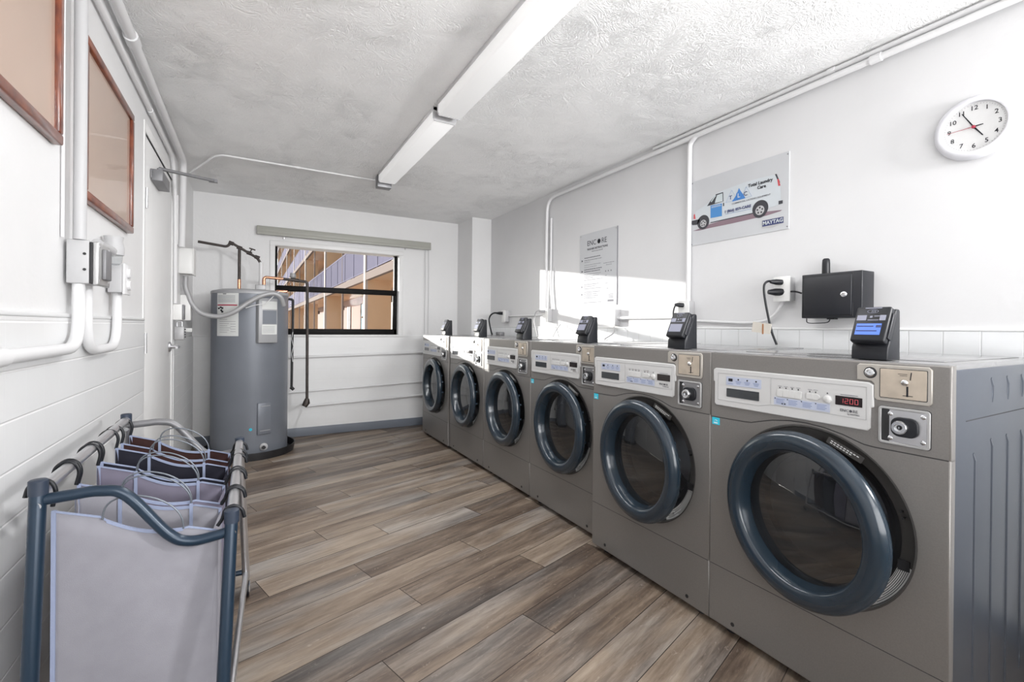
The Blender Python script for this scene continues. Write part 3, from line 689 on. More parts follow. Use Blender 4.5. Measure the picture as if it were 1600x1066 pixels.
# ------------------------------------------------------------------ card readers on top of the washers
def reader(loc, screen):
    t = empty('card_reader', loc)
    hw = .044
    prof = [(0, 0), (.002, .034), (.008, .044), (.046, .136), (.052, .141), (.066, .141), (.071, .136), (.074, 0)]
    mb = MB().prism([(x, -hw, z) for x, z in prof], (0, 2 * hw, 0)); mb.build('stand', M['black'], t, bevel=.003)
    # tilted head
    h = empty('reader_head', (.004, 0, .040)); h.parent = t; h.location = (.004, 0, .044); h.rotation_euler = (0, math.radians(25), 0)
    MB().box((-.022, -.042, -.002), (.003, .042, .106)).build('housing', M['black'], h, bevel=.006, seg=3)
    MB().box((-.012, -.046, .012), (.006, -.041, .09)).build('swipe_slot', M['blackm'], h, bevel=.002)
    mb = MB().use(M[screen]).mesh(curve_mesh([[(-.032, .018), (.028, .018), (.028, .052), (-.032, .052)]], .001), Matrix.Translation((-.0225, 0, 0)) @ WALLM); mb.build('screen', None, h)
    mb = MB().use(M['screeng'])
    for a in ([(-.035, .062), (-.012, .062), (-.012, .078), (-.035, .078)], [(.020, .062), (.034, .062), (.034, .078), (.020, .078)]): mb.mesh(curve_mesh([a], .0008), Matrix.Translation((-.0225, 0, 0)) @ WALLM)
    for a in ([(-.004, .070), (.002, .070), (.002, .076), (-.004, .076)], [(.006, .074), (.02, .074), (.02, .076), (.006, .076)], [(-.008, .062), (.018, .062), (.018, .064), (-.008, .064)], [(-.02, .099), (.02, .099), (.02, .1015), (-.02, .1015)]): mb.mesh(curve_mesh([a], .0008), Matrix.Translation((-.0225, 0, 0)) @ WALLM)
    mb.tube([Vector((-.0228, -u, z)) for u, z in circ(0, .090, .013, 20, .0055)], .0005, 4, closed=True)
    for k in range(3): mb.tube([(-.0228, -(-.003 + k * .004 + .0015 * math.cos(a)), .09 + .004 * math.sin(a)) for a in [-1.2 + .4 * q for q in range(7)]], .0006, 4)
    mb.build('printed_icons', None, h)
    if screen == 'screenb':
        mb = MB().use(M['vnavy'])
        for u, z, w_ in ((-.03, .042, .04), (.016, .040, .012), (-.03, .028, .05)): mb.mesh(curve_mesh([[(u, z), (u + w_, z), (u + w_, z + (.003 if w_ > .02 else .007)), (u, z + (.003 if w_ > .02 else .007))]], .0006), Matrix.Translation((-.0233, 0, 0)) @ WALLM)
        mb.build('screen_text', None, h)
    return t
rlab = ['black card reader with a lit blue screen on top of the nearest washer', 'black card reader with a pale screen on the second washer from the camera', 'black card reader on the third washer from the camera, below the instruction poster',
        'black card reader on the fourth washer from the camera, beside the curved black cord', 'card reader in sunlight on the fifth washer from the camera', 'smallest card reader, on the farthest washer by the corner column']
r1 = reader((0, 0, 0), 'screenb'); r2 = reader((0, 0, 0), 'screeng')
for i, (x, y, sc) in enumerate(wx):
    o = r1 if i == 0 else (r2 if i == 1 else copy_tree(r2))
    o.location = (x + .020, y - .153 * sc, HT + .002)
    tag(o, rlab[i], 'card reader', 'card readers on top of the washers')

# ------------------------------------------------------------------ water heater
TX, TY, TR = -.0145, 4.587, .29
pan = MB().lathe([(.001, .004), (.335, .004), (.345, .062), (.352, .064), (.352, .058), (.343, .0), (.001, .0)], Matrix.Translation((TX, TY, 0)), 64).build('drain_pan', M['panb'])
tag(pan, 'black round drain pan under the grey water heater', 'drain pan')
wh = empty('water_heater', (TX, TY, .01), 'tall grey cylindrical electric water heater standing in the back left corner', 'water heater')
MB().lathe([(.001, 0), (TR - .01, 0), (TR - .002, .008), (TR, .02), (TR, 1.335)], Matrix(), 96).build('tank', M['tank'], wh)
MB().lathe([(TR, 1.335), (TR + .003, 1.337), (TR + .003, 1.355), (TR - .004, 1.362), (TR - .06, 1.375), (.001, 1.382)], Matrix(), 96).build('tank_lid', M['tanktop'], wh)
def curved_patch(mb, R, a0, a1, z0, z1, n=10, off=.001):
    mb.grid(lambda u, v: ((R + off) * math.sin(a0 + (a1 - a0) * u), -(R + off) * math.cos(a0 + (a1 - a0) * u), z0 + (z1 - z0) * v), n, 1)
# angles around tank: angle 0 faces -y (the room)
def rad(x): return math.radians(x)
mb = MB().use(M['paper']); curved_patch(mb, TR, rad(-54), rad(-17), .99, 1.335)
mb.use(M['red']); curved_patch(mb, TR, rad(-53), rad(-19), 1.233, 1.243, off=.002)
mb.use(M['greyt'])
for k in range(5): curved_patch(mb, TR, rad(-52), rad(-22), 1.262 + k * .012, 1.2655 + k * .012, off=.002)
for k in range(7): curved_patch(mb, TR, rad(-48), rad(-34 + (k % 3) * 3), 1.02 + k * .017, 1.0225 + k * .017, 6, off=.002)
for k in range(5): curved_patch(mb, TR, rad(-29), rad(-21), 1.025 + k * .02, 1.0275 + k * .02, 6, off=.002)
mb.use(M['dtext']); curved_patch(mb, TR, rad(-42), rad(-36), 1.325, 1.330, 3, off=.002)
for a, z in ((-50, 1.205), (-46, 1.213), (-43, 1.207), (-45, 1.19), (-43, 1.178)): curved_patch(mb, TR, rad(a - 2), rad(a + 2), z, z + .013, 2, off=.002)
mb.build('warning_label', None, wh)
# thermostat cover box and its labels
cb = empty('thermostat_cover', (0, 0, 0)); cb.parent = wh; cb.rotation_euler = (0, 0, rad(22))
MB().box((-.075, -TR - .045, .935), (.075, -TR + .03, 1.30)).build('cover_box', M['tanktop'], cb, bevel=.006)
mb = MB().use(M['paper']).box((-.05, -TR - .0462, 1.21), (.068, -TR - .045, 1.275)).box((-.05, -TR - .0462, 1.005), (.068, -TR - .045, 1.085)).use(M['greyt'])
for k in range(5): mb.box((-.044, -TR - .0468, 1.018 + k * .012), (.05, -TR - .0462, 1.0205 + k * .012))
mb.use(M['tank']).box((-.045, -TR - .0462, 1.09), (.064, -TR - .045, 1.20))
mb.build('cover_label', None, cb, smooth=False)
MB().box((-.062, -TR - .012, .185), (.045, -TR + .02, .445)).build('lower_access_panel', M['tank'], cb, bevel=.006)
MB().box((-.045, -TR - .0135, .415), (.035, -TR - .011, .42)).box((-.045, -TR - .0135, .215), (.035, -TR - .011, .22)).build('panel_lip', M['tanktop'], cb, smooth=False)
DV = Matrix.Translation((.10, -.275, .085)) @ Matrix.Rotation(PI / 2, 4, 'X')
mb = MB().use(M['grey']).lathe([(.03, 0), (.03, .016), (.02, .018), (.001, .018)], DV, 24).use(M['dgrey']).lathe([(.012, .018), (.014, .04), (.001, .04)], DV, 14).box((.085, -.325, .08), (.115, -.312, .092))
mb.build('drain_valve', None, wh)
MB().lathe([(.012, 0), (.012, .003), (.001, .003)], Matrix.Translation((.005, -.288, .235)) @ Matrix.Rotation(PI / 2, 4, 'X'), 12).build('logo_badge', M['cyan'], wh)
MB().box((.03, -.10, 1.375), (.11, -.04, 1.425)).build('relief_valve', M['grey'], wh, bevel=.006)
mb = MB().box((.19, -.1, 1.365), (.28, -.05, 1.385)); mb.build('hose_clamp', M['copper'], wh, bevel=.006)

def pipe(name, label, cat, parts, **kw):
    t = empty(name, parts[0][1][0], label, cat, **kw)
    off = Vector(parts[0][1][0])
    for pn, pts, r, m, bd in parts:
        P = bend([Vector(p) - off for p in pts], bd) if bd else [Vector(p) - off for p in pts]
        MB().tube(P, r, 12).build(pn, M[m], t)
    return t
t = pipe('supply_pipe', 'dark horizontal pipe run on the back wall above the heater with a white drop', 'pipe', [
    ('dark_pipe', [(-.40, 4.62, 1.776), (-.195, 4.62, 1.752), (-.165, 4.62, 1.79), (.03, 4.62, 1.675), (.055, 4.62, 1.635)], .011, 'coppero', .02),
    ('dark_drop', [(-.104, 4.62, 1.752), (-.104, 4.62, 1.475)], .012, 'coppero', 0),
    ('copper_joint', [(-.104, 4.62, 1.48), (-.104, 4.62, 1.385)], .013, 'copper', 0),
    ('white_drop', [(.060, 4.62, 1.64), (.060, 4.62, 1.385)], .016, 'pvc', 0)])
off = t.location
mb = MB()
for p in ((-.104, 1.752), (.03, 1.68), (-.03, 1.712), (-.165, 1.785)): mb.tube([(p[0] - .018 - off.x, 0, p[1] + .006 - off.z), (p[0] + .018 - off.x, 0, p[1] - .006 - off.z)], .0165, 12)
mb.tube([(-.025 - off.x, 0, 1.72 - off.z), (-.01 - off.x, 0, 1.75 - off.z)], .005, 8).tube([(-.03 - off.x, -.02, 1.752 - off.z), (.015 - off.x, .0, 1.742 - off.z)], .006, 8)
mb.build('pipe_fitting', M['coppero'], t)
t = pipe('drain_pipe', 'long dark relief pipe hanging down in front of the window, copper at its top', 'pipe', [
    ('copper_riser', [(.083, 4.60, 1.385), (.083, 4.60, 1.51), (.235, 4.60, 1.503)], .0125, 'copper', .025),
    ('dark_pipe', [(.23, 4.60, 1.503), (.432, 4.60, 1.487), (.436, 4.60, .40)], .0125, 'coppero', .025)])
off = t.location
mb = MB().tube([(.30 - off.x, 0, 1.50 - off.z), (.36 - off.x, 0, 1.494 - off.z)], .017, 12); mb.build('valve_body', M['coppero'], t)
MB().tube([(.312 - off.x, 0, 1.512 - off.z), (.312 - off.x, 0, 1.525 - off.z), (.312 - off.x, 0, 1.56 - off.z)], [.016, .028, .02], 14).build('valve_cap', M['flex'], t)
MB().tube([(.437 - off.x, 0, .425 - off.z), (.434 - off.x, 0, .39 - off.z), (.415 - off.x, 0, .355 - off.z)], [.018, .03, .022], 14).build('bell_fitting', M['coppero'], t)
MB().tube([(.437 - off.x, .0, .355 - off.z), (.437 - off.x, .39, .32 - off.z)], .010, 10).build('wall_branch', M['pvc'], t)
t = pipe('overflow_pipe', 'thin black pipe running down beside the right edge of the water heater', 'pipe', [
    ('dark_pipe', [(.27, 4.66, 1.33), (.318, 4.66, 1.325), (.312, 4.66, .52)], .011, 'dgrey', .02)])
off = t.location
MB().tube([(.306 - off.x, 0, .53 - off.z), (.33 - off.x, 0, .505 - off.z)], [.016, .014], 10).build('pipe_foot', M['dgrey'], t)
MB().tube([(.319 - off.x, -.012, 1.03 - off.z), (.308 - off.x, -.014, .97 - off.z), (.325 - off.x, -.014, .9 - off.z), (.309 - off.x, -.014, .83 - off.z), (.32 - off.x, -.012, .76 - off.z)], .0025, 6).build('wire_tie', M['pvc'], t)
for nm, z0, z1, x0, r, lab in (('wall_pipe', .777, .806, .31, .013, 'upper white water pipe along the back wall under the window'), ('wall_pipe', .436, .482, .31, .009, 'middle thin white pipe sloping along the back wall'), ('wall_pipe', .297, .334, .46, .014, 'lowest white pipe along the back wall above the grey baseboard')):
    tag(MB().tube([(x0, YB - .022, z0), (2.06, YB - .022, z1 + (z1 - z0) * .3)], r, 12).build(nm, M['pvc']), lab, 'pipe', 'white pipes along the back wall')

# flexible conduit to the heater
fp = smoothpath([(-.438, 4.2, 1.45), (-.438, 4.2, 1.37), (-.42, 4.2, 1.305), (-.398, 4.2, 1.244), (-.357, 4.2, 1.188), (-.297, 4.2, 1.16), (-.214, 4.2, 1.155), (-.13, 4.19, 1.188), (-.044, 4.19, 1.256), (.043, 4.19, 1.314), (.133, 4.20, 1.344), (.194, 4.21, 1.321), (.222, 4.24, 1.25)], 14)
mb = MB().tube(fp, [.0185 if i % 2 else .0165 for i in range(len(fp))], 14)
tag(mb.build('flexible_conduit', M['flex']), 'sagging grey ribbed conduit from the wall box to the water heater', 'conduit')
tag(MB().tube(smoothpath([(-.05, 4.235, 1.225), (.02, 4.23, 1.25), (.09, 4.235, 1.262)], 5), .0035, 6).tube(smoothpath([(.09, 4.235, 1.262), (.15, 4.24, 1.33), (.19, 4.24, 1.37)], 5), .0035, 6).build('thin_cable', M['pvc']), 'thin pale cable strapped to the grey ribbed conduit', 'cable')

# ------------------------------------------------------------------ left wall electrics
def wbox(mb, y0, y1, z0, z1, d, x=XL): return mb.box((x - .002, y0, z0), (x + d, y1, z1))
t = empty('junction_box', (XL, 4.16, 1.46), 'white square junction box high on the left wall near the water heater', 'junction box')
MB().box((0, -.06, 0), (.085, .09, .185)).build('box_body', M['white'], t, bevel=.003)
MB().box((.083, -.064, -.006), (.09, .094, .19)).build('box_cover', M['white'], t, bevel=.002)
t = empty('switch_box', (XL, 4.22, 1.12), 'narrow white switch box under the junction box on the left wall', 'switch box')
MB().box((0, -.03, 0), (.065, .06, .19)).build('box_body', M['white'], t, bevel=.004)
MB().tube([(.066, .0, .09), (.076, .0, .1)], .006, 8).build('toggle', M['white'], t)
tag(MB().box((XL, 4.19, 1.035), (XL + .075, 4.24, 1.062)).build('hanging_tag', M['paper'], bevel=.001), 'small white tag hanging below the narrow switch box', 'tag')
t = empty('lock_box', (XL, 3.86, 1.11), 'small white hinged lock box on the left wall just past the door', 'lock box')
MB().box((0, -.05, .01), (.055, .05, .115)).build('box_body', M['white'], t, bevel=.003)
MB().box((.053, -.05, .012), (.066, .01, .113)).build('hasp', M['closer'], t, bevel=.003)
t = empty('padlock', (XL + .035, 3.83, .985), 'grey combination padlock hanging from the white lock box', 'padlock')
MB().tube(bend([(-.01, 0, .085), (-.01, 0, .125), (.018, 0, .125), (.018, 0, .085)], .012), .005, 8).build('shackle', M['steel'], t)
MB().box((-.025, -.018, 0), (.032, .018, .09)).build('lock_body', M['grey'], t, bevel=.006)
for k in range(4): MB().tube([(.033, 0, .015 + k * .017), (.033, 0, .025 + k * .017)], .006, 10).build('dial', M['dgrey'], t)

def conduit(name, pts, r, label, m='pvc', bd=.06, cat='conduit', couplings=(), group=None, seg=12):
    P = bend(pts, bd) if bd else pts
    o = MB().use(M[m]).tube(P, r, seg)
    for a, b in couplings: o.tube([a, b], r * 1.3, seg)
    return tag(o.build(name, M[m]), label, cat, group)
conduit('wall_conduit', [(XL + .035, YF + .05, 2.245), (XL + .035, 4.02, 2.245), (XL + .026, 4.03, 1.64)], .020, 'thick white conduit along the top of the left wall bending down past the door', couplings=(((XL + .035, 2.37, 2.245), (XL + .035, 2.44, 2.245)),), bd=.10)
conduit('wall_conduit', [(XL + .016, YF + .05, 2.155), (XL + .016, 3.66, 2.155), (XL + .018, 3.76, 1.95), (XL + .018, 3.80, 1.23)], .011, 'thin white conduit below the thick one along the top of the left wall', couplings=(((XL + .016, 2.9, 2.155), (XL + .016, 2.95, 2.155)),), bd=.08)
conduit('wall_conduit', [(XL + .012, 3.92, 1.98), (XL + .012, 3.925, 1.64)], .006, 'thin cable between the two conduits above the junction box on the left wall', m='pvc', bd=0)
conduit('ceiling_conduit', [(XL + .03, 4.10, 2.16), (-.22, 3.78, 2.262), (.35, 3.80, 2.265), (.85, 3.80, 2.262)], .007, 'thin conduit crossing the ceiling from the left wall to the far light fixture', bd=.06, couplings=(((.27, 3.797, 2.264), (.30, 3.798, 2.264)),))
# near boxes
t = empty('outlet_box', (XL, 1.76, 1.205), 'large grey electrical box with an open cover under the thick vertical conduit', 'outlet box')
MB().box((.008, 0, 0), (.058, .11, .125)).build('box_body', M['pvcg'], t, bevel=.003)
MB().box((.058, .0, .0), (.066, .115, .12)).build('gasket', M['dgrey'], t, bevel=.002)
MB().box((.066, -.002, -.004), (.080, .118, .122)).build('cover_plate', M['cast'], t, bevel=.004)
MB().box((.080, .028, .015), (.090, .092, .105)).build('outlet_face', M['closer'], t, bevel=.003)
mb = MB()
for z in (.04, .085): mb.tube([(.048, -.0015, z), (.048, .002, z)], .004, 10)
mb.build('screw_hole', M['dgrey'], t)
for y, z in ((.01, .01), (.105, .01), (.01, .11), (.105, .11)): MB().tube([(.078, y, z), (.081, y, z)], .005, 8).build('screw', M['steel'], t)
t = empty('outlet_box', (XL, 2.19, 1.205), 'smaller grey electrical box under the round photocell on the left wall', 'outlet box')
MB().box((.008, 0, .0), (.05, .09, .105)).build('box_body', M['pvcg'], t, bevel=.003)
MB().box((.05, -.002, -.006), (.058, .094, .108)).build('cover_plate', M['pvc'], t, bevel=.003)
mb = MB().tube([(.058, .045, .075), (.068, .045, .075)], .018, 16).tube([(.058, .045, .03), (.068, .045, .03)], .018, 16); mb.build('outlet_face', M['pvc'], t)
t = empty('photocell_sensor', (XL + .035, 2.14, 1.30), 'grey rounded sensor housing with a clear glass lens under the picture frame', 'light sensor')  # light sensor fitting, not a light source
mb = MB().tube([(0, 0, .035), (0, 0, .06), (0, 0, .085), (0, 0, .10)], [.030, .031, .026, .029], 20).tube([(0, -.0, .045), (-.0, -.2, .045)], .016, 12); mb.build('sensor_housing', M['pvcg'], t)
MB().tube([(0, 0, .0), (0, 0, .008), (0, 0, .036)], [.016, .024, .026], 20).build('glass_lens', M['clear'], t)
conduit('wall_conduit', [(XL + .036, 1.765, H), (XL + .036, 1.765, 1.33)], .0155, 'thick grey vertical conduit between the two picture frames', m='pvcg', bd=0)
conduit('wall_conduit', [(XL + .006, 1.74, H), (XL + .006, 1.74, 1.33)], .004, 'thin painted cable running beside the thick vertical conduit', m='pvc', bd=0)
conduit('wall_conduit', [(XL + .030, 1.785, 1.21), (XL + .030, 1.785, 1.02), (XL + .030, .2, 1.02)], .0155, 'white conduit bending from the large grey box toward the camera along the tile', bd=.13, couplings=(((XL + .03, 1.19, 1.02), (XL + .03, 1.31, 1.02)),))
conduit('wall_conduit', [(XL + .026, 1.875, 1.21), (XL + .026, 1.875, 1.005), (XL + .026, 2.24, 1.005), (XL + .026, 2.24, 1.21)], .015, 'white U-shaped conduit linking the two grey boxes on the left wall', bd=.12)

# ------------------------------------------------------------------ framed boards on the left wall
def board(y0, y1, z0, z1, label):
    t = empty('picture_frame', (XL, (y0 + y1) / 2, z0), label, 'picture frame', 'wooden framed boards on the left wall')
    w = (y1 - y0) / 2; h = z1 - z0; f = .028
    for a, b in (((0, -w, 0), (.024, w, f)), ((0, -w, h - f), (.024, w, h)), ((0, -w, f), (.024, -w + f, h - f)), ((0, w - f, f), (.024, w, h - f))):
        MB().box(a, b).build('frame_rail', M['picframe'], t, bevel=.005)
    MB().box((0, -w + f * .8, f * .8), (.012, w - f * .8, h - f * .8)).build('backing_board', M['mat_tan'], t, smooth=False)
    MB().box((.013, -w + f * .9, f * .9), (.014, w - f * .9, h - f * .9)).build('glazing', M['acry'], t, smooth=False)
    return t
board(1.872, 2.525, 1.474, 1.980, 'wooden framed tan board between the vertical conduit and the door')
board(1.02, 1.68, 1.565, 2.07, 'wooden framed tan board nearest the camera, cut off at the top left')

# ------------------------------------------------------------------ ceiling lights
def light(y0, y1, label):
    t = empty('ceiling_light', (.908, (y0 + y1) / 2, H), label, 'ceiling light', 'fluorescent ceiling lights in a row')
    L = (y1 - y0) / 2
    MB().box((-.068, -L, -.022), (.068, L, 0)).build('fixture_base', M['fixt'], t, bevel=.003)
    pr = [(-.066, -.02), (-.066, -.06), (-.058, -.074), (.058, -.074), (.066, -.06), (.066, -.02)]
    MB().prism([(x, -L + .006, z) for x, z in pr], (0, 2 * L - .012, 0)).build('diffuser', M['diff'], t, bevel=.004)
    for y in (-L, L - .005): MB().prism([(x * 1.03, y, z * 1.02 if z < -.03 else 0) for x, z in pr], (0, .005, 0)).build('end_cap', M['pvcg'], t)
    MB().tube([(0, -L - .01, -.03), (0, -L + .004, -.03)], .012, 12).build('end_screw', M['closer'], t)
    return t
light(2.40, 3.65, 'farther white fluorescent ceiling light, dark connector box at its end')
light(1.05, 2.335, 'nearer white fluorescent ceiling light running out of the top of the view')
tag(MB().box((.845, 3.69, H - .095), (.955, 3.765, H)).build('connector_box', M['closer'], bevel=.003), 'small dark grey connector box on the ceiling at the far light', 'junction box')

# ------------------------------------------------------------------ right wall: conduits, outlets
conduit('wall_conduit', [(XR - .03, YF + .05, 2.228), (XR - .03, 3.44, 2.228), (XR - .02, 3.46, 1.25)], .014, 'white conduit along the top of the right wall dropping to the farther outlet', bd=.12, couplings=(((XR - .03, .94, 2.228), (XR - .03, .98, 2.228)),))
conduit('wall_conduit', [(XR - .022, YF + .05, 2.262), (XR - .022, 2.2, 2.262)], .011, 'upper white conduit in the corner of the right wall and ceiling', bd=0, couplings=(((XR - .022, 1.12, 2.262), (XR - .022, 1.15, 2.262)),))
conduit('wall_conduit', [(XR - .018, 3.39, 2.05), (XR - .018, 3.39, 1.45), (XR - .018, 3.36, 1.25)], .009, 'second thin conduit ending at the farther right-wall outlet', bd=.05)
conduit('wall_conduit', [(XR - .030, 1.86, 2.228), (XR - .02, 1.915, 2.20), (XR - .02, 1.915, 1.24)], .0145, 'white vertical conduit beside the printed van sign on the right wall', bd=.04)
conduit('wall_conduit', [(XR - .022, 2.55, 1.165), (XR - .022, 1.97, 1.165)], .011, 'white horizontal conduit joining the two middle outlets on the right wall', bd=0)
conduit('wall_conduit', [(XR - .016, 4.20, 1.205), (XR - .016, 3.50, 1.205)], .006, 'thin white conduit at the far end of the right wall', bd=0)
conduit('wall_conduit', [(XR - .02, 1.86, 1.14), (XR - .02, 1.52, 1.125), (XR - .02, 1.40, 1.14), (XR - .02, 1.335, 1.24)], .0075, 'white curved conduit rising to the outlet left of the black box', bd=.09, m='pvc')
def outlet(y, z, label, w=.075, h=.115, d=.05):
    t = empty('wall_outlet', (XR, y, z), label, 'outlet', 'surface outlets on the right wall')
    MB().box((-d, -w / 2, -h / 2), (0, w / 2, h / 2)).build('box_body', M['pvcg'], t, bevel=.004)
    MB().box((-d - .006, -w / 2 - .003, -h / 2 - .003), (-d, w / 2 + .003, h / 2 + .003)).build('cover_plate', M['white'], t, bevel=.002)
    mb = MB()
    for dz in (-.025, .025): mb.tube([(-d - .009, 0, dz), (-d - .005, 0, dz)], .016, 14)
    mb.build('socket', M['white'], t)
    return t
outlet(4.20, 1.205, 'white outlet at the far end of the right wall near the column')
outlet(3.42, 1.20, 'painted outlet box in the sunlit patch below the farther vertical conduit')
outlet(2.56, 1.17, 'painted outlet box behind the third card reader')
outlet(1.92, 1.20, 'painted outlet box below the conduit behind the second card reader')
outlet(1.335, 1.29, 'white outlet with a black plug beside the black lockable box', .075, .115, .045)
def cord(name, pts, r, label, m='black', plug=None, w=None):
    P = smoothpath(pts, 7); o = Vector(pts[0])
    if w is None: t = empty(name, pts[0], label, 'adapter')
    else:
        t = empty(name, pts[0]); W_ = ws[w]; t.parent = W_; d_ = o - W_.location; t.location = (d_.x, d_.y / W_.scale.y, d_.z); t.scale = (1, 1 / W_.scale.y, 1)
    MB().tube([p - o for p in P], r, 8).build('cable', M[m], t)
    if plug:
        a, b = Vector(plug[0]) - o, Vector(plug[1]) - o; MB().tube([a, (a + b) / 2, b], [plug[2], plug[2], plug[2] * .6], 10).build('plug', M[m], t)
    return t
cord('power_cord', [(XR - .05, 1.35, 1.325), (XR - .10, 1.38, 1.325), (XR - .11, 1.385, 1.27), (XR - .11, 1.35, 1.10), (XR - .11, 1.32, 1.02)], .0055, 'black cord from the outlet beside the black box down behind the nearest washer', plug=((XR - .05, 1.335, 1.322), (XR - .10, 1.36, 1.325), .014), w=0)
cord('power_adapter', [(XR - .05, 1.335, 1.275), (XR - .04, 1.28, 1.275), (XR - .03, 1.25, 1.265)], .004, 'black plug-in adapter feeding the black lockable box', plug=((XR - .045, 1.335, 1.275), (XR - .10, 1.37, 1.275), .018))
cord('power_cord', [(XR - .06, 4.24, 1.235), (XR - .13, 4.28, 1.235), (XR - .16, 4.31, 1.18), (XR - .16, 4.28, 1.08), (XR - .16, 4.24, 1.015)], .008, 'curved black cord from the far outlet down behind the fifth washer', plug=((XR - .055, 4.205, 1.235), (XR - .10, 4.26, 1.237), .016), w=4)
cord('power_cord', [(XR - .055, 3.42, 1.235), (XR - .11, 3.47, 1.235), (XR - .12, 3.49, 1.15), (XR - .12, 3.43, 1.015)], .005, 'grey cord from the sunlit outlet down behind the fourth washer', 'flex', plug=((XR - .055, 3.42, 1.235), (XR - .10, 3.45, 1.236), .012), w=3)
cord('power_cord', [(XR - .03, 3.22, 1.12), (XR - .10, 3.18, 1.07), (XR - .12, 3.2, 1.015)], .004, 'short slanting grey cord on the tile behind the fourth washer', 'flex', w=3)
cord('power_cord', [(XR - .05, 2.53, 1.10), (XR - .08, 2.50, 1.06), (XR - .12, 2.55, 1.015)], .005, 'short bent cord below the outlet behind the third card reader', 'flex', w=2)
cord('power_cord', [(XR - .055, 1.93, 1.235), (XR - .085, 1.945, 1.24), (XR - .10, 1.955, 1.19), (XR - .10, 1.95, 1.10), (XR - .10, 1.95, 1.015)], .005, 'dark cord looping behind the second card reader', plug=((XR - .055, 1.92, 1.232), (XR - .10, 1.945, 1.235), .013), w=1)
# cord tag
tag(MB().box((XR - .118, 1.345, 1.075), (XR - .114, 1.44, 1.125), rot=Matrix.Rotation(.12, 3, 'X')).build('cord_tag', mat('cream_tag', (.6, .56, .5), .6), smooth=False), 'cream paper tag with a brown stripe on the black cord', 'tag')
MB().box((-.0026, -.012, .0), (-.002, -.004, .05)).build('brown_stripe', mat('brown_print', (.35, .15, .06), .6), bpy.data.objects['cord_tag'], smooth=False)
tag(MB().box((XR - .14, 4.10, HT + .002), (XR - .09, 4.20, HT + .035)).build('adapter_brick', M['closer'], bevel=.004), 'small grey box on top of the farthest washer behind its card reader', 'adapter')

# black box with lock and antenna
t = empty('lockable_box', (XR, 1.10, 1.145), 'black lockable metal wall box with a round steel lock', 'wall box')
MB().box((-.10, -.13, 0), (0, .112, .197)).build('box_body', M['blackm'], t, bevel=.003)
MB().box((-.104, -.092, .012), (-.098, .100, .185)).build('box_door', M['blackm'], t, bevel=.002)
mb = MB().tube([(-.0995, u, z) for u, z in ((-.096, .008), (.104, .008), (.104, .189), (-.096, .189))], .0015, 6, closed=True); mb.build('door_gap', M['dgrey'], t)
MB().lathe([(.0135, 0), (.0135, .004), (.010, .008), (.004, .008), (.003, .005), (.001, .005)], Matrix.Translation((-.104, -.064, .10)) @ Matrix.Rotation(-PI / 2, 4, 'Y'), 24).build('cam_lock', M['chrome'], t)
MB().tube([(-.05, .035, .19), (-.05, .035, .245), (-.05, .035, .262), (-.05, .035, .268)], [.0165, .0155, .0145, .010], 20).build('antenna', M['black'], t)
MB().tube(smoothpath([(-.08, .10, .0), (-.08, .095, -.02), (-.08, .05, -.022), (-.08, .01, -.018), (-.08, 0, .0)], 5), .0022, 6).box((-.09, -.02, -.006), (-.06, .01, 0)).build('cable_loop', M['black'], t)

# ------------------------------------------------------------------ clock
CY, CZ = .657, 1.831
t = empty('wall_clock', (XR, CY, CZ), 'round white plastic wall clock high on the right wall', 'clock')
CM = Matrix.Rotation(-PI / 2, 4, 'Y')
MB().lathe([(.001, .0), (.110, .0), (.115, .010), (.114, .020), (.106, .031), (.095, .036), (.089, .034), (.087, .024)], CM, 72).build('clock_rim', M['clockb'], t)
MB().lathe([(.087, .024), (.001, .024)], CM, 60).build('clock_face', M['clockf'], t)
mb = MB().use(M['dtext'])
for n in range(1, 13):
    a = n * PI / 6; mb.mesh(text_mesh(str(n), .0225, thick=.0002, bold=.0002), Matrix.Translation((-.0246, -.068 * math.sin(a), .068 * math.cos(a))) @ WALLM)
for n in range(60):
    a = n * PI / 30; mb.tube([(-.0245, -.080 * math.sin(a), .080 * math.cos(a)), (-.0245, -.0825 * math.sin(a), .0825 * math.cos(a))], .0004, 4)
mb.build('clock_numerals', None, t, smooth=False)
def hand(name, ang, l, tail, w, m, x):
    a = math.radians(ang); d = Vector((0, -math.sin(a), math.cos(a))); n = Vector((0, -math.cos(a), -math.sin(a)))
    p = Vector((x, 0, 0)); MB().prism([p - d * tail - n * w, p + d * l - n * w * .6, p + d * l + n * w * .6, p - d * tail + n * w], (-.0008, 0, 0)).build(name, M[m], t, smooth=False)
hand('minute_hand', -29, .066, 0, .0022, 'dtext', -.0275); hand('hour_hand', 147, .045, 0, .0026, 'dtext', -.0265); hand('second_hand', 268, .073, 0, .0009, 'red', -.029); hand('second_hand_tail', 88, .026, 0, .0024, 'dtext', -.029)
MB().lathe([(.0055, .024), (.0055, .031), (.001, .032)], CM, 16).build('hand_pin', M['red'], t)
MB().lathe([(.087, .033), (.001, .0335)], CM, 60).build('clock_glass', M['acry'], t)

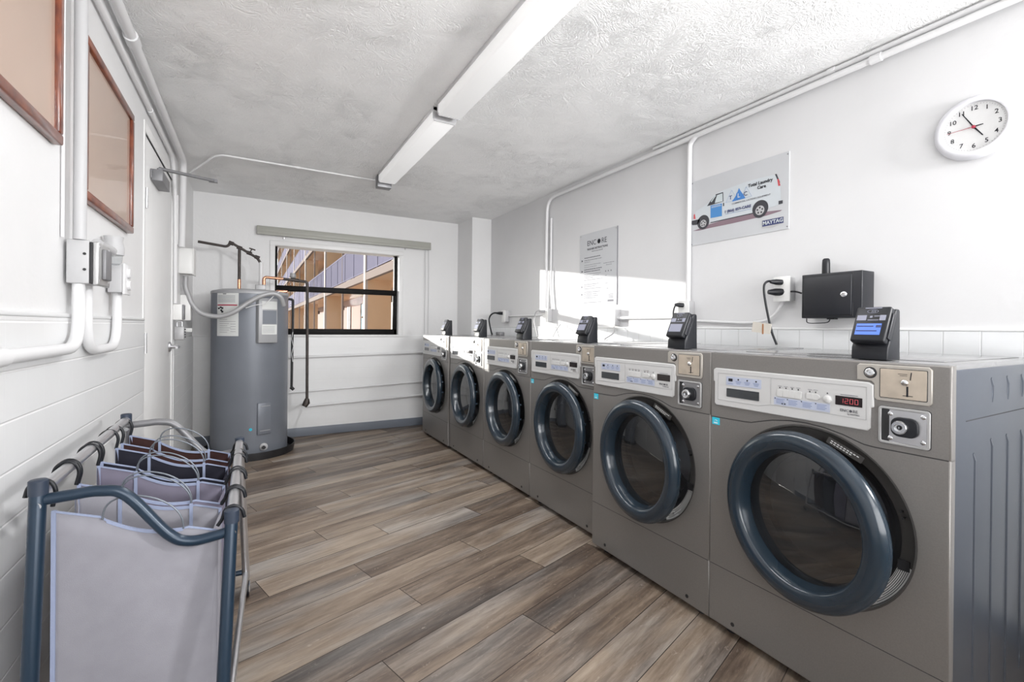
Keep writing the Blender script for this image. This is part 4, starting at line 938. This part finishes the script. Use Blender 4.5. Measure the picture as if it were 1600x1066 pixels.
# ------------------------------------------------------------------ van sign
SY, SZ = 1.9105, 1.588
t = empty('van_sign', (XR, SY, SZ), 'printed sign with a white delivery van and blue triangle logo on the right wall', 'sign')
MB().box((-.005, -.58, 0), (0, 0, .381)).build('sign_panel', M['signw'], t, smooth=False)
for u, z in ((.006, .372), (.573, .368), (.006, .008), (.573, .012)): MB().tube([(-.0065, -u, z), (-.004, -u, z)], .0035, 10).build('screw', M['greyt'], t)
lay = [0]
def art(mb, m, pts, lev):
    mb.use(M[m]).mesh(curve_mesh([pts], .0004), Matrix.Translation((-.0052 - lev * .0005, 0, 0)) @ WALLM)
mb = MB()
art(mb, 'vshadow', [(0.011, 0.088), (0.057, 0.094), (0.131, 0.107), (0.268, 0.117), (0.394, 0.113), (0.481, 0.106), (0.548, 0.099), (0.539, 0.094), (0.47, 0.087), (0.269, 0.084), (0.131, 0.085), (0.057, 0.083)], 1)
van = [(0.011, 0.146), (0.018, 0.18), (0.041, 0.204), (0.086, 0.218), (0.111, 0.229), (0.14, .252), (0.161, 0.268), (0.19, 0.276), (0.226, 0.281), (0.343, 0.289), (0.427, 0.289), (0.515, 0.284), (0.524, 0.272), (0.538, 0.228), (0.541, 0.152), (0.549, 0.146), (0.55, 0.129), (0.481, 0.124), (0.394, 0.117), (0.268, 0.117), (0.145, 0.117), (0.057, 0.121), (0.015, 0.123)]
art(mb, 'vdk', [(.135, .122), (.135, .112), (.40, .112), (.40, .122)], 2)
art(mb, 'vanw', van, 3)
art(mb, 'vdk', [(0.111, 0.214), (0.132, 0.238), (0.171, 0.269), (0.216, 0.270), (0.219, 0.217), (0.158, 0.215)], 4)
art(mb, 'vgl', [(0.136, 0.234), (0.163, 0.262), (0.172, 0.263), (0.142, 0.231)], 5)
art(mb, 'vgl', [(0.163, 0.220), (0.168, 0.238), (0.178, .262), (0.212, 0.264), (0.214, 0.219)], 5)
art(mb, 'vpan', [(0.135, 0.212), (0.209, 0.208), (0.21, 0.137), (0.136, 0.140)], 5)
for z, a, b in ((.203, .142, .20), (.197, .142, .205)): art(mb, 'vanw', [(a, z), (b, z - .001), (b, z + .0012), (a, z + .0022)], 6)
art(mb, 'vred', [(0.017, 0.159), (0.019, 0.183), (0.027, 0.188), (0.033, 0.155)], 4)
art(mb, 'vdk', [(0.006, 0.15), (0.061, 0.15), (0.062, 0.125), (0.039, 0.12), (0.011, 0.124), (0.005, 0.132)], 4)
art(mb, 'vdk', [(0.51, 0.286), (0.519, 0.285), (0.537, 0.237), (0.529, 0.238)], 4); art(mb, 'vred', [(0.522, 0.258), (0.530, 0.256), (0.539, 0.221), (0.528, 0.222)], 5)
art(mb, 'vdk', [(0.53, 0.147), (0.551, 0.146), (0.551, 0.13), (0.53, 0.129)], 4)
art(mb, 'vdk', [(0.216, 0.209), (0.223, 0.208), (0.223, 0.190), (0.216, 0.191)], 5)
art(mb, 'vdk', circ(.086, .127, .041, 28), 4); art(mb, 'vdk', circ(.434, .130, .0435, 28), 4)
for cx, cy, R in ((.087, .119, .034), (.433, .121, .039)):
    art(mb, 'vdk', circ(cx, cy, R, 28), 5); art(mb, 'vrim', circ(cx, cy, R * .62, 24), 6)
    for k in range(5):
        a = k * 2 * PI / 5 + .3; art(mb, 'vdk', circ(cx + R * .36 * math.cos(a), cy + R * .36 * math.sin(a), R * .13, 8), 7)
mb.build('van_picture', None, t, smooth=False)
mb = MB()
art(mb, 'vblue', [(0.274, 0.203), (0.274, 0.209), (.280, .212), (0.297, .232), (.297, .240), (.305, .248), (0.313, 0.268), (.322, .250), (.330, .238), (0.349, 0.209), (0.349, 0.203)], 6)
for tri in (((0.235, 0.206), (0.27, 0.267), (0.306, 0.206)), ((.327, .206), (.356, .262), (.387, .206))):
    mb.use(M['vblue']).tube([(-.0088, -u, z) for u, z in tri], .0007, 4, closed=True)
for ch, u, z, sz, m in (('T', .264, .226, .030, 'vnavy'), ('L', .313, .226, .032, 'vanw'), ('C', .352, .226, .032, 'vnavy')):
    mb.use(M[m]).mesh(text_mesh(ch, sz, thick=.0002, bold=.0004), Matrix.Translation((-.0095, -u, z)) @ WALLM)
for tx, u, z, sz, m, sx in (('Total Laundry', .433, .263, .0235, 'dtext', 1.), ('Care', .441, .240, .0235, 'dtext', 1.), ('COMMERCIAL LAUNDRY EQUIPMENT', .381, .190, .0115, 'greyt', 1.12), ('1 (866) 859-CARE', .305, .155, .0205, 'vnavy', 1.03)):
    mb.use(M[m]).mesh(text_mesh(tx, sz, thick=.0002, bold=.0006 if sz > .015 else .0001, sx=sx), Matrix.Translation((-.0090, -u, z)) @ WALLM)
mb.use(M['vblue']).tube([(-.0088, -.232, .142), (-.0088, -.385, .139)], .0006, 4)
mb.build('logo_lettering', None, t, smooth=False)
mb = MB()
art(mb, 'vrim', [(.443, .026), (.443, .067), (.558, .066), (.558, .033), (.501, .020)], 2)
art(mb, 'vnavy', [(.446, .033), (.446, .064), (.5555, .0635), (.5555, .033)], 3)
mb.use(M['vanw']).mesh(text_mesh('MAYTAG', .0255, thick=.0002, bold=.0005, sx=1.02), Matrix.Translation((-.0075, -.501, .0485)) @ WALLM)
mb.build('brand_plate', None, t, smooth=False)

# ------------------------------------------------------------------ instruction sign
t = empty('instruction_poster', (XR, 2.995, 1.261), 'white washer instruction poster with small grey text on the right wall', 'poster')
MB().box((-.006, -.4405, 0), (0, -.437, .571)).build('panel_edge', M['greyt'], t, smooth=False)
for u, z in ((.012, .558), (.425, .558), (.012, .012), (.425, .014)): MB().tube([(-.0075, -u, z), (-.004, -u, z)], .005, 10).build('screw', M['grey'], t)
mb = MB().use(M['signw']).box((-.005, -.439, 0), (0, 0, .571))
for tx, u, z, sz, m, b in (('ENC', .148, .490, .056, 'enctxt', 0), ('RE', .295, .490, .056, 'enctxt', 0), ('WASHER INSTRUCTIONS', .215, .445, .0215, 'enctxt', .0004), ('FRONT LOAD WASHER', .215, .424, .0125, 'greyt', 0)):
    mb.use(M[m]).mesh(text_mesh(tx, sz, thick=.0002, bold=b), Matrix.Translation((-.0058, -u, z)) @ WALLM)
mb.use(M['dtext']).mesh(curve_mesh([[(.235 + (.021 if i % 2 else .0155) * math.cos(i * PI / 10), .492 + (.021 if i % 2 else .0155) * math.sin(i * PI / 10)) for i in range(20)]], .0004), Matrix.Translation((-.0058, 0, 0)) @ WALLM)
rows = [(.378, .19, 'enctxt', 1), (.360, .21, 'enctxt', 0), (.346, .07, 'greyt', 0), (.322, .20, 'greyt', 0), (.306, .15, 'greyt', 0), (.286, .21, 'enctxt', 1), (.270, .19, 'enctxt', 1), (.250, .20, 'greyt', 0), (.236, .18, 'greyt', 0), (.222, .11, 'greyt', 0), (.205, .22, 'greyt', 0), (.17, .18, 'greyt', 0), (.155, .13, 'greyt', 0), (.137, .21, 'greyt', 0), (.11, .19, 'greyt', 0), (.095, .15, 'greyt', 0), (.08, .17, 'greyt', 0), (.065, .14, 'greyt', 0), (.028, .21, 'greyt', 0)]
def bars(u, z, w, h, m, seed):
    rnd = random.Random(seed); x = u
    while x < u + w:
        l = rnd.uniform(.008, .022); l = min(l, u + w - x)
        mb.use(M[m]).mesh(curve_mesh([[(x, z), (x + l, z), (x + l, z + h), (x, z + h)]], .0003), Matrix.Translation((-.0056, 0, 0)) @ WALLM); x += l + .004
for i, (z, w, m, b) in enumerate(rows): bars(.06, z, w, .0055 if b else .0035, m, i)
for i, (u, z, w) in enumerate(((.29, .315, .12), (.32, .30, .06), (.31, .222, .02), (.31, .165, .03), (.33, .125, .02))): bars(u, z, w, .004, 'greyt', 40 + i)
for z in (.362, .278, .155, .095): mb.use(M['enctxt'] if z > .2 else M['greyt']).mesh(curve_mesh([[(.025, z - .009), (.043, z), (.025, z + .009)]], .0004), Matrix.Translation((-.0058, 0, 0)) @ WALLM)
for u in (.315, .345, .375): mb.use(M['greyt']).mesh(curve_mesh([circ(u, .256, .006, 8)], .0004), Matrix.Translation((-.0058, 0, 0)) @ WALLM)
for u, z, w, h in ((.34, .028, .065, .014), (.35, .055, .05, .004), (.35, .065, .05, .004), (.35, .078, .05, .004)): mb.use(M['greyt']).mesh(curve_mesh([[(u, z), (u + w, z), (u + w, z + h), (u, z + h)]], .0004), Matrix.Translation((-.0058, 0, 0)) @ WALLM)
mb.build('printed_panel', None, t, smooth=False)

# ------------------------------------------------------------------ laundry cart
XA, XC = -.372, -.040                    # left / right rail
YN, YQ = 1.27, 2.01                      # near / far post tops
ZA, ZC = .752, .640                      # rail heights
cart = empty('laundry_cart', (-.205, 1.64, 0), 'blue-grey wheeled tube laundry sorter cart standing against the left wall', 'laundry cart')
O = cart.location.copy()
def lo(p): return Vector(p) - O
posts = {}
for nm, x, y, zt, dx, dy in (('nl', XA, YN, .775, .012, -.11), ('nr', XC, YN, .655, -.018, -.13), ('fl', XA, YQ, .783, .0, .12), ('fr', XC, YQ, .668, .024, .12)):
    top = Vector((x, y, zt)); bot = Vector((x + dx, y + dy, .075)); posts[nm] = (top, bot)
    r_ = .0135
    mt = 'cartb' if nm[0] == 'n' else 'steel'
    p = MB().tube([lo(top - Vector((0, 0, .02))), lo(bot)], r_, 16).build('post', M[mt], cart)
    MB().tube([lo(top - Vector((0, 0, .028))), lo(top), lo(top + Vector((0, 0, .002)))], [.0155, .0155, .013], 16).build('post_cap', M['cartd'], p)
    mb = MB().tube([lo(top + Vector((.003, -.0135, -.048))), lo(top + Vector((.003, -.0165, -.048)))], .0065, 14); mb.build('rivet', M['chrome'], p)
    # caster
    c = bot
    cs = MB().tube([lo(c), lo(c + Vector((0, 0, -.028)))], .007, 10).box(lo(c + Vector((-.014, -.02, -.045))), lo(c + Vector((-.010, .02, -.02)))).box(lo(c + Vector((.010, -.02, -.045))), lo(c + Vector((.014, .02, -.02)))).build('caster_fork', M['chrome'], cart)
    MB().tube([lo((c.x - .011, c.y + .012, .030)), lo((c.x + .011, c.y + .012, .030))], .030, 24).build('wheel', M['black'], cs)
for x, z, n, f in ((XA, ZA, 'nl', 'fl'), (XC, ZC, 'nr', 'fr')):
    MB().tube([lo((x, YN, z)), lo((x, YQ, z + .012))], .0125, 16).build('hanging_rail', M['steel'], cart)
for n, f in (('nl', 'fl'), ('nr', 'fr')):
    a = posts[n][1] + Vector((0, 0, .03)); b = posts[f][1] + Vector((0, 0, .03)); MB().tube([lo(a), lo(b)], .010, 12).build('bottom_rail', M['steel'], cart)
for y, m, k in ((YN, 'cartb', 'nl'), (YQ, 'steel', 'fl')):
    z0 = .735 if k == 'nl' else .745; z1 = .604 if k == 'nl' else .618
    pts = smoothpath([(XA, y, z0), (XA + .05, y, z0 + .003), (XA + .095, y, z0 + .004), (XA + .14, y, z0 - .014), (XA + .21, y, z1 + .022), (XA + .25, y, z1 - .004), (XC - .03, y, z1 - .002), (XC, y, z1 + .004)], 6)
    MB().tube([lo(p) for p in pts], .0115, 16).build('end_bar', M['cartb' if k == 'nl' else 'closer'], cart)
for n, f in (('nl', 'nr'), ('fl', 'fr')):
    a = posts[n][1] + Vector((0, 0, .03)); b = posts[f][1] + Vector((0, 0, .03)); MB().tube([lo(a), lo(b)], .010, 12).build('cross_bar', M['cartb'], cart)

def ztop(x): return .742 + (x - XA) / (XC - XA) * (ZC - ZA)
BX0, BX1 = XA + .014, XC - .028
def bag(y0, y1, m, label, zb=.14, drop=0.):
    t = empty('laundry_bag', ((BX0 + BX1) / 2, (y0 + y1) / 2, zb), label, 'laundry bag', 'hanging fabric laundry bags in the cart'); O2 = t.location.copy()
    def top(u, side):
        x = BX0 + (BX1 - BX0) * u; z = ztop(x) - .022 - drop
        if .28 < u < .77: z -= .014 * math.sin((u - .28) / .49 * PI) + .004
        return z
    rnd = random.Random(label); ph = rnd.uniform(0, 6)
    def panel(y, sgn):
        def fn(u, v):
            x = BX0 + (BX1 - BX0) * u; zt = top(u, sgn); z = zb + (zt - zb) * v
            bulge = .006 * math.sin(u * 9 + ph) * (1 - v) * v * 2 + .010 * math.sin(PI * u) * (1 - v)
            return Vector((x, y + sgn * bulge, z)) - O2
        return fn
    body = MB()
    body.grid(panel(y0, -1), 24, 12); body.grid(panel(y1, 1), 24, 12)
    for xx, s_ in ((BX0, -1), (BX1, 1)):
        def fs(u, v, xx=xx, s_=s_):
            y = y0 + (y1 - y0) * u; zt = ztop(xx) - .022 - drop - .045 * math.sin(PI * u); return Vector((xx - s_ * .02 * math.sin(PI * u) * v, y, zb + (zt - zb) * v)) - O2
        body.grid(fs, 8, 10)
    body.grid(lambda u, v: Vector((BX0 + (BX1 - BX0) * u, y0 + (y1 - y0) * v, zb)) - O2, 6, 4)
    bmesh.ops.remove_doubles(body.bm, verts=body.bm.verts[:], dist=.0005)
    b = body.build('bag_body', M[m], t, recalc=False)
    md = b.modifiers.new('thick', 'SOLIDIFY'); md.thickness = .0016; md.offset = 0
    # bindings
    for y, sg in ((y0, -1), (y1, 1)):
        ts = []
        N = 30
        P = [Vector((BX0 + (BX1 - BX0) * i / N, y, top(i / N, sg))) - O2 for i in range(N + 1)]
        mb = MB()
        for i, (a, c) in enumerate(zip(P, P[1:])):
            hh = .0055 if .27 < i / N < .76 else .002
            mb.prism([a + Vector((0, -.0024, -hh)), a + Vector((0, -.0024, .0012)), a + Vector((0, .0024, .0012)), a + Vector((0, .0024, -hh))], c - a)
        for u in ((0.012, .28, .77, .988) if sg == 1 else (.012,)):
            x = BX0 + (BX1 - BX0) * u; zt = top(u, sg); w_ = .0036
            zl = zt - (.09 if 0 < u < 1 else .5)
            if u in (.012, .988) and sg == -1: zl = zb + .005
            mb.box(Vector((x - w_, y - .004, zl)) - O2, Vector((x + w_, y + .002, zt + .002)) - O2)
        mb.build('binding', M['bind'], t, smooth=False)
        xa = BX0 + (BX1 - BX0) * .28; xb = BX0 + (BX1 - BX0) * .77; xm = (xa + xb) / 2; hw = (xb - xa) / 2
        pts = []
        for i in range(21):
            a = PI * i / 20; x = xm - hw * math.cos(a); pts.append(Vector((x, y + .004 * sg, (top(.28, 0) + (top(.77, 0) - top(.28, 0)) * (x - xa) / (xb - xa)) + .062 * math.sin(a) ** .8 - .004)) - O2)
        MB().tube(pts, .0019, 10).build('wire_handle', M['wire'], t)
        for xr, zr, s_ in ((XA, ZA, 1), (XC, ZC, -1)):
            cx = BX0 if s_ == 1 else BX1
            zc = ztop(cx) - .024
            pts = smoothpath([(xr - s_ * .026, y, zr - .014), (xr - s_ * .020, y, zr + .006), (xr - s_ * .004, y, zr + .0175), (xr + s_ * .013, y, zr + .011), (xr + s_ * .020, y, zr - .010), (cx + s_ * .001, y, zc)], 5)
            MB().tube([p - O2 for p in pts], .0042, 10).build('hook', M['black'], t)
    return t
bag(1.292, 1.440, 'fcream', 'cream fabric laundry bag at the near end of the cart', drop=.012)
bag(1.452, 1.612, 'flav', 'lavender-grey fabric laundry bag second from the near end of the cart', drop=.004)
bag(1.640, 1.800, 'fblack', 'black fabric laundry bag between the lavender and brown ones')
bag(1.865, 1.985, 'fbrown', 'dark brown fabric laundry bag at the far end of the cart')

# ------------------------------------------------------------------ outside: apartment wing with galleries
BX = 2.94
bd = empty('apartment_building', (BX, 40, 0), 'tan apartment wing with white railed galleries seen through the window', 'building')
def L3(x, y, z): return (x, y - 40, z)
Y0, Y1 = 6.0, 78.0
for k in range(5):
    zs = 2.48 + 2.86 * k
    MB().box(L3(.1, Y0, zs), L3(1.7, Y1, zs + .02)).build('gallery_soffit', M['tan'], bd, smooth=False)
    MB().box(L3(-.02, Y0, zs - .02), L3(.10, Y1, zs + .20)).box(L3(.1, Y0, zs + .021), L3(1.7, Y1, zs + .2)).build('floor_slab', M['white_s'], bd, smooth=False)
    mb = MB().box(L3(0, Y0, zs + 1.20), L3(.05, Y1, zs + 1.25)).box(L3(0, Y0, zs + .24), L3(.03, Y1, zs + .27))
    y = Y0
    while y < Y1:
        if y < 30: mb.box(L3(.008, y, zs + .25), L3(.012, y + .012, zs + 1.2))
        y += .085
    mb.box(L3(.012, Y0, zs + .25), L3(.03, Y1, zs + 1.2))
    y = Y0
    while y < Y1: mb.box(L3(-.005, y, zs + .2), L3(.045, y + .05, zs + 1.23)); y += 1.7
    mb.build('gallery_railing', M['rail'], bd, smooth=False)
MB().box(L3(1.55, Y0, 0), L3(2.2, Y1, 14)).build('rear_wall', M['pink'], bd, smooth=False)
for y in (14.2, 23.1, 32.5, 42, 51.5, 61, 70.5):
    MB().box(L3(.05, y, 0), L3(.75, y + .25, 14)).build('wall_pier', M['tan'], bd, smooth=False)
    MB().box(L3(-.03, y, 0), L3(.05, y + .25, 14)).build('pier_edge', M['pier_w'], bd, smooth=False)
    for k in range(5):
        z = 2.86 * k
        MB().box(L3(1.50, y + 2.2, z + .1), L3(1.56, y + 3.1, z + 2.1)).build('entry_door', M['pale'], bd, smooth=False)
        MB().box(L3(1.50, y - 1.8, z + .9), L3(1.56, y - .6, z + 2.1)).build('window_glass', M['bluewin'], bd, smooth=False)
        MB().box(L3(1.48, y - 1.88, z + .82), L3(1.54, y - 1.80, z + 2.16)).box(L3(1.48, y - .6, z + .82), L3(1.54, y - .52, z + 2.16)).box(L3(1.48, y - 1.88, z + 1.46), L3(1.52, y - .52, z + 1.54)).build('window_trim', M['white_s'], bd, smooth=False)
    if y < 40:
        MB().box(L3(.76, y - 2.9 + 3.2, 1.85), L3(.9, y - 2.8 + 3.2, 2.05)).build('lantern', M['darkb'], bd, smooth=False)
for y in (10, 18.5, 27.8, 37.2, 46.7): MB().box(L3(.0, y, 0), L3(.07, y + .07, 14)).build('railing_post', M['white_s'], bd, smooth=False)
g = structure(MB().box((-40, YB + .2, -.35), (40, 90, -.15)).build('ground', M['paving'], smooth=False)); 

# ------------------------------------------------------------------ light
sun = bpy.data.lights.new('sun', 'SUN'); sun.energy = 7.0; sun.angle = .009; sun.color = (1, .955, .90)
so = bpy.data.objects.new('sun', sun); COL.objects.link(so); so.location = (-6, 12, 6)
so.rotation_euler = Vector((.925, -1.41, -.215)).to_track_quat('-Z', 'Y').to_euler()
def area(name, loc, target, sx, sy, e, col=(1, 1, 1), spread=180):
    l = bpy.data.lights.new(name, 'AREA'); l.shape = 'RECTANGLE'; l.size = sx; l.size_y = sy; l.energy = e; l.color = col; l.spread = math.radians(spread)
    o = bpy.data.objects.new(name, l); COL.objects.link(o); o.location = loc
    o.rotation_euler = (Vector(target) - Vector(loc)).to_track_quat('-Z', 'Y').to_euler(); return o
area('flash_key', (2.05, -.7, 1.7), (.1, 3.0, 2.0), .3, .3, 25, (1, .995, .99), 120)
area('flash_wide', (.6, -1.1, 1.8), (.8, 4.5, 1.5), 1.4, .6, 9, (1, .99, .985), 90)
area('flash_up', (.8, -.9, 1.0), (.9, 2.4, 2.6), 1.8, .9, 30, (1, 1, 1))
for y_ in (1.69, 3.025): area('fixture_fill', (.908, y_, H - .079), (.908, y_ + .0001, 0), .11, 1.15, 10, (1, 1, 1))  # added fill below the ceiling fixtures, which look unlit
w = bpy.data.worlds.new('sky'); S.world = w; w.use_nodes = True
bg = w.node_tree.nodes['Background']
sk = w.node_tree.nodes.new('ShaderNodeTexSky'); sk.sky_type = 'HOSEK_WILKIE'; sk.turbidity = 3; sk.sun_direction = (-.54, .83, .25)
hs = w.node_tree.nodes.new('ShaderNodeHueSaturation'); hs.inputs['Saturation'].default_value = .3
w.node_tree.links.new(sk.outputs[0], hs.inputs['Color']); w.node_tree.links.new(hs.outputs[0], bg.inputs['Color']); bg.inputs['Strength'].default_value = 10.0

# ------------------------------------------------------------------ camera
cam = bpy.data.cameras.new('camera'); co = bpy.data.objects.new('camera', cam); COL.objects.link(co)
yaw, pit, rol = .50919, -.002787, .00954
cy, sy, cp, sp, cr, sr = math.cos(yaw), math.sin(yaw), math.cos(pit), math.sin(pit), math.cos(rol), math.sin(rol)
F = Vector((sy * cp, cy * cp, sp)); Rt = Vector((cy, -sy, 0)); U = Rt.cross(F)
R2 = Rt * cr + U * sr; U2 = -Rt * sr + U * cr
mw = Matrix((R2, U2, -F)).transposed().to_4x4(); mw.translation = (0, 0, 1.09); co.matrix_world = mw
cam.sensor_width = 36; cam.lens = 725.7 * 36 / 1600; cam.shift_y = -19.03 / 1600; cam.clip_start = .02; cam.clip_end = 300
S.camera = co
S.view_settings.view_transform = 'Standard'; S.view_settings.look = 'None'; S.view_settings.exposure = .2; S.view_settings.gamma = 1.08
S.cycles.max_bounces = 10; S.cycles.transparent_max_bounces = 12
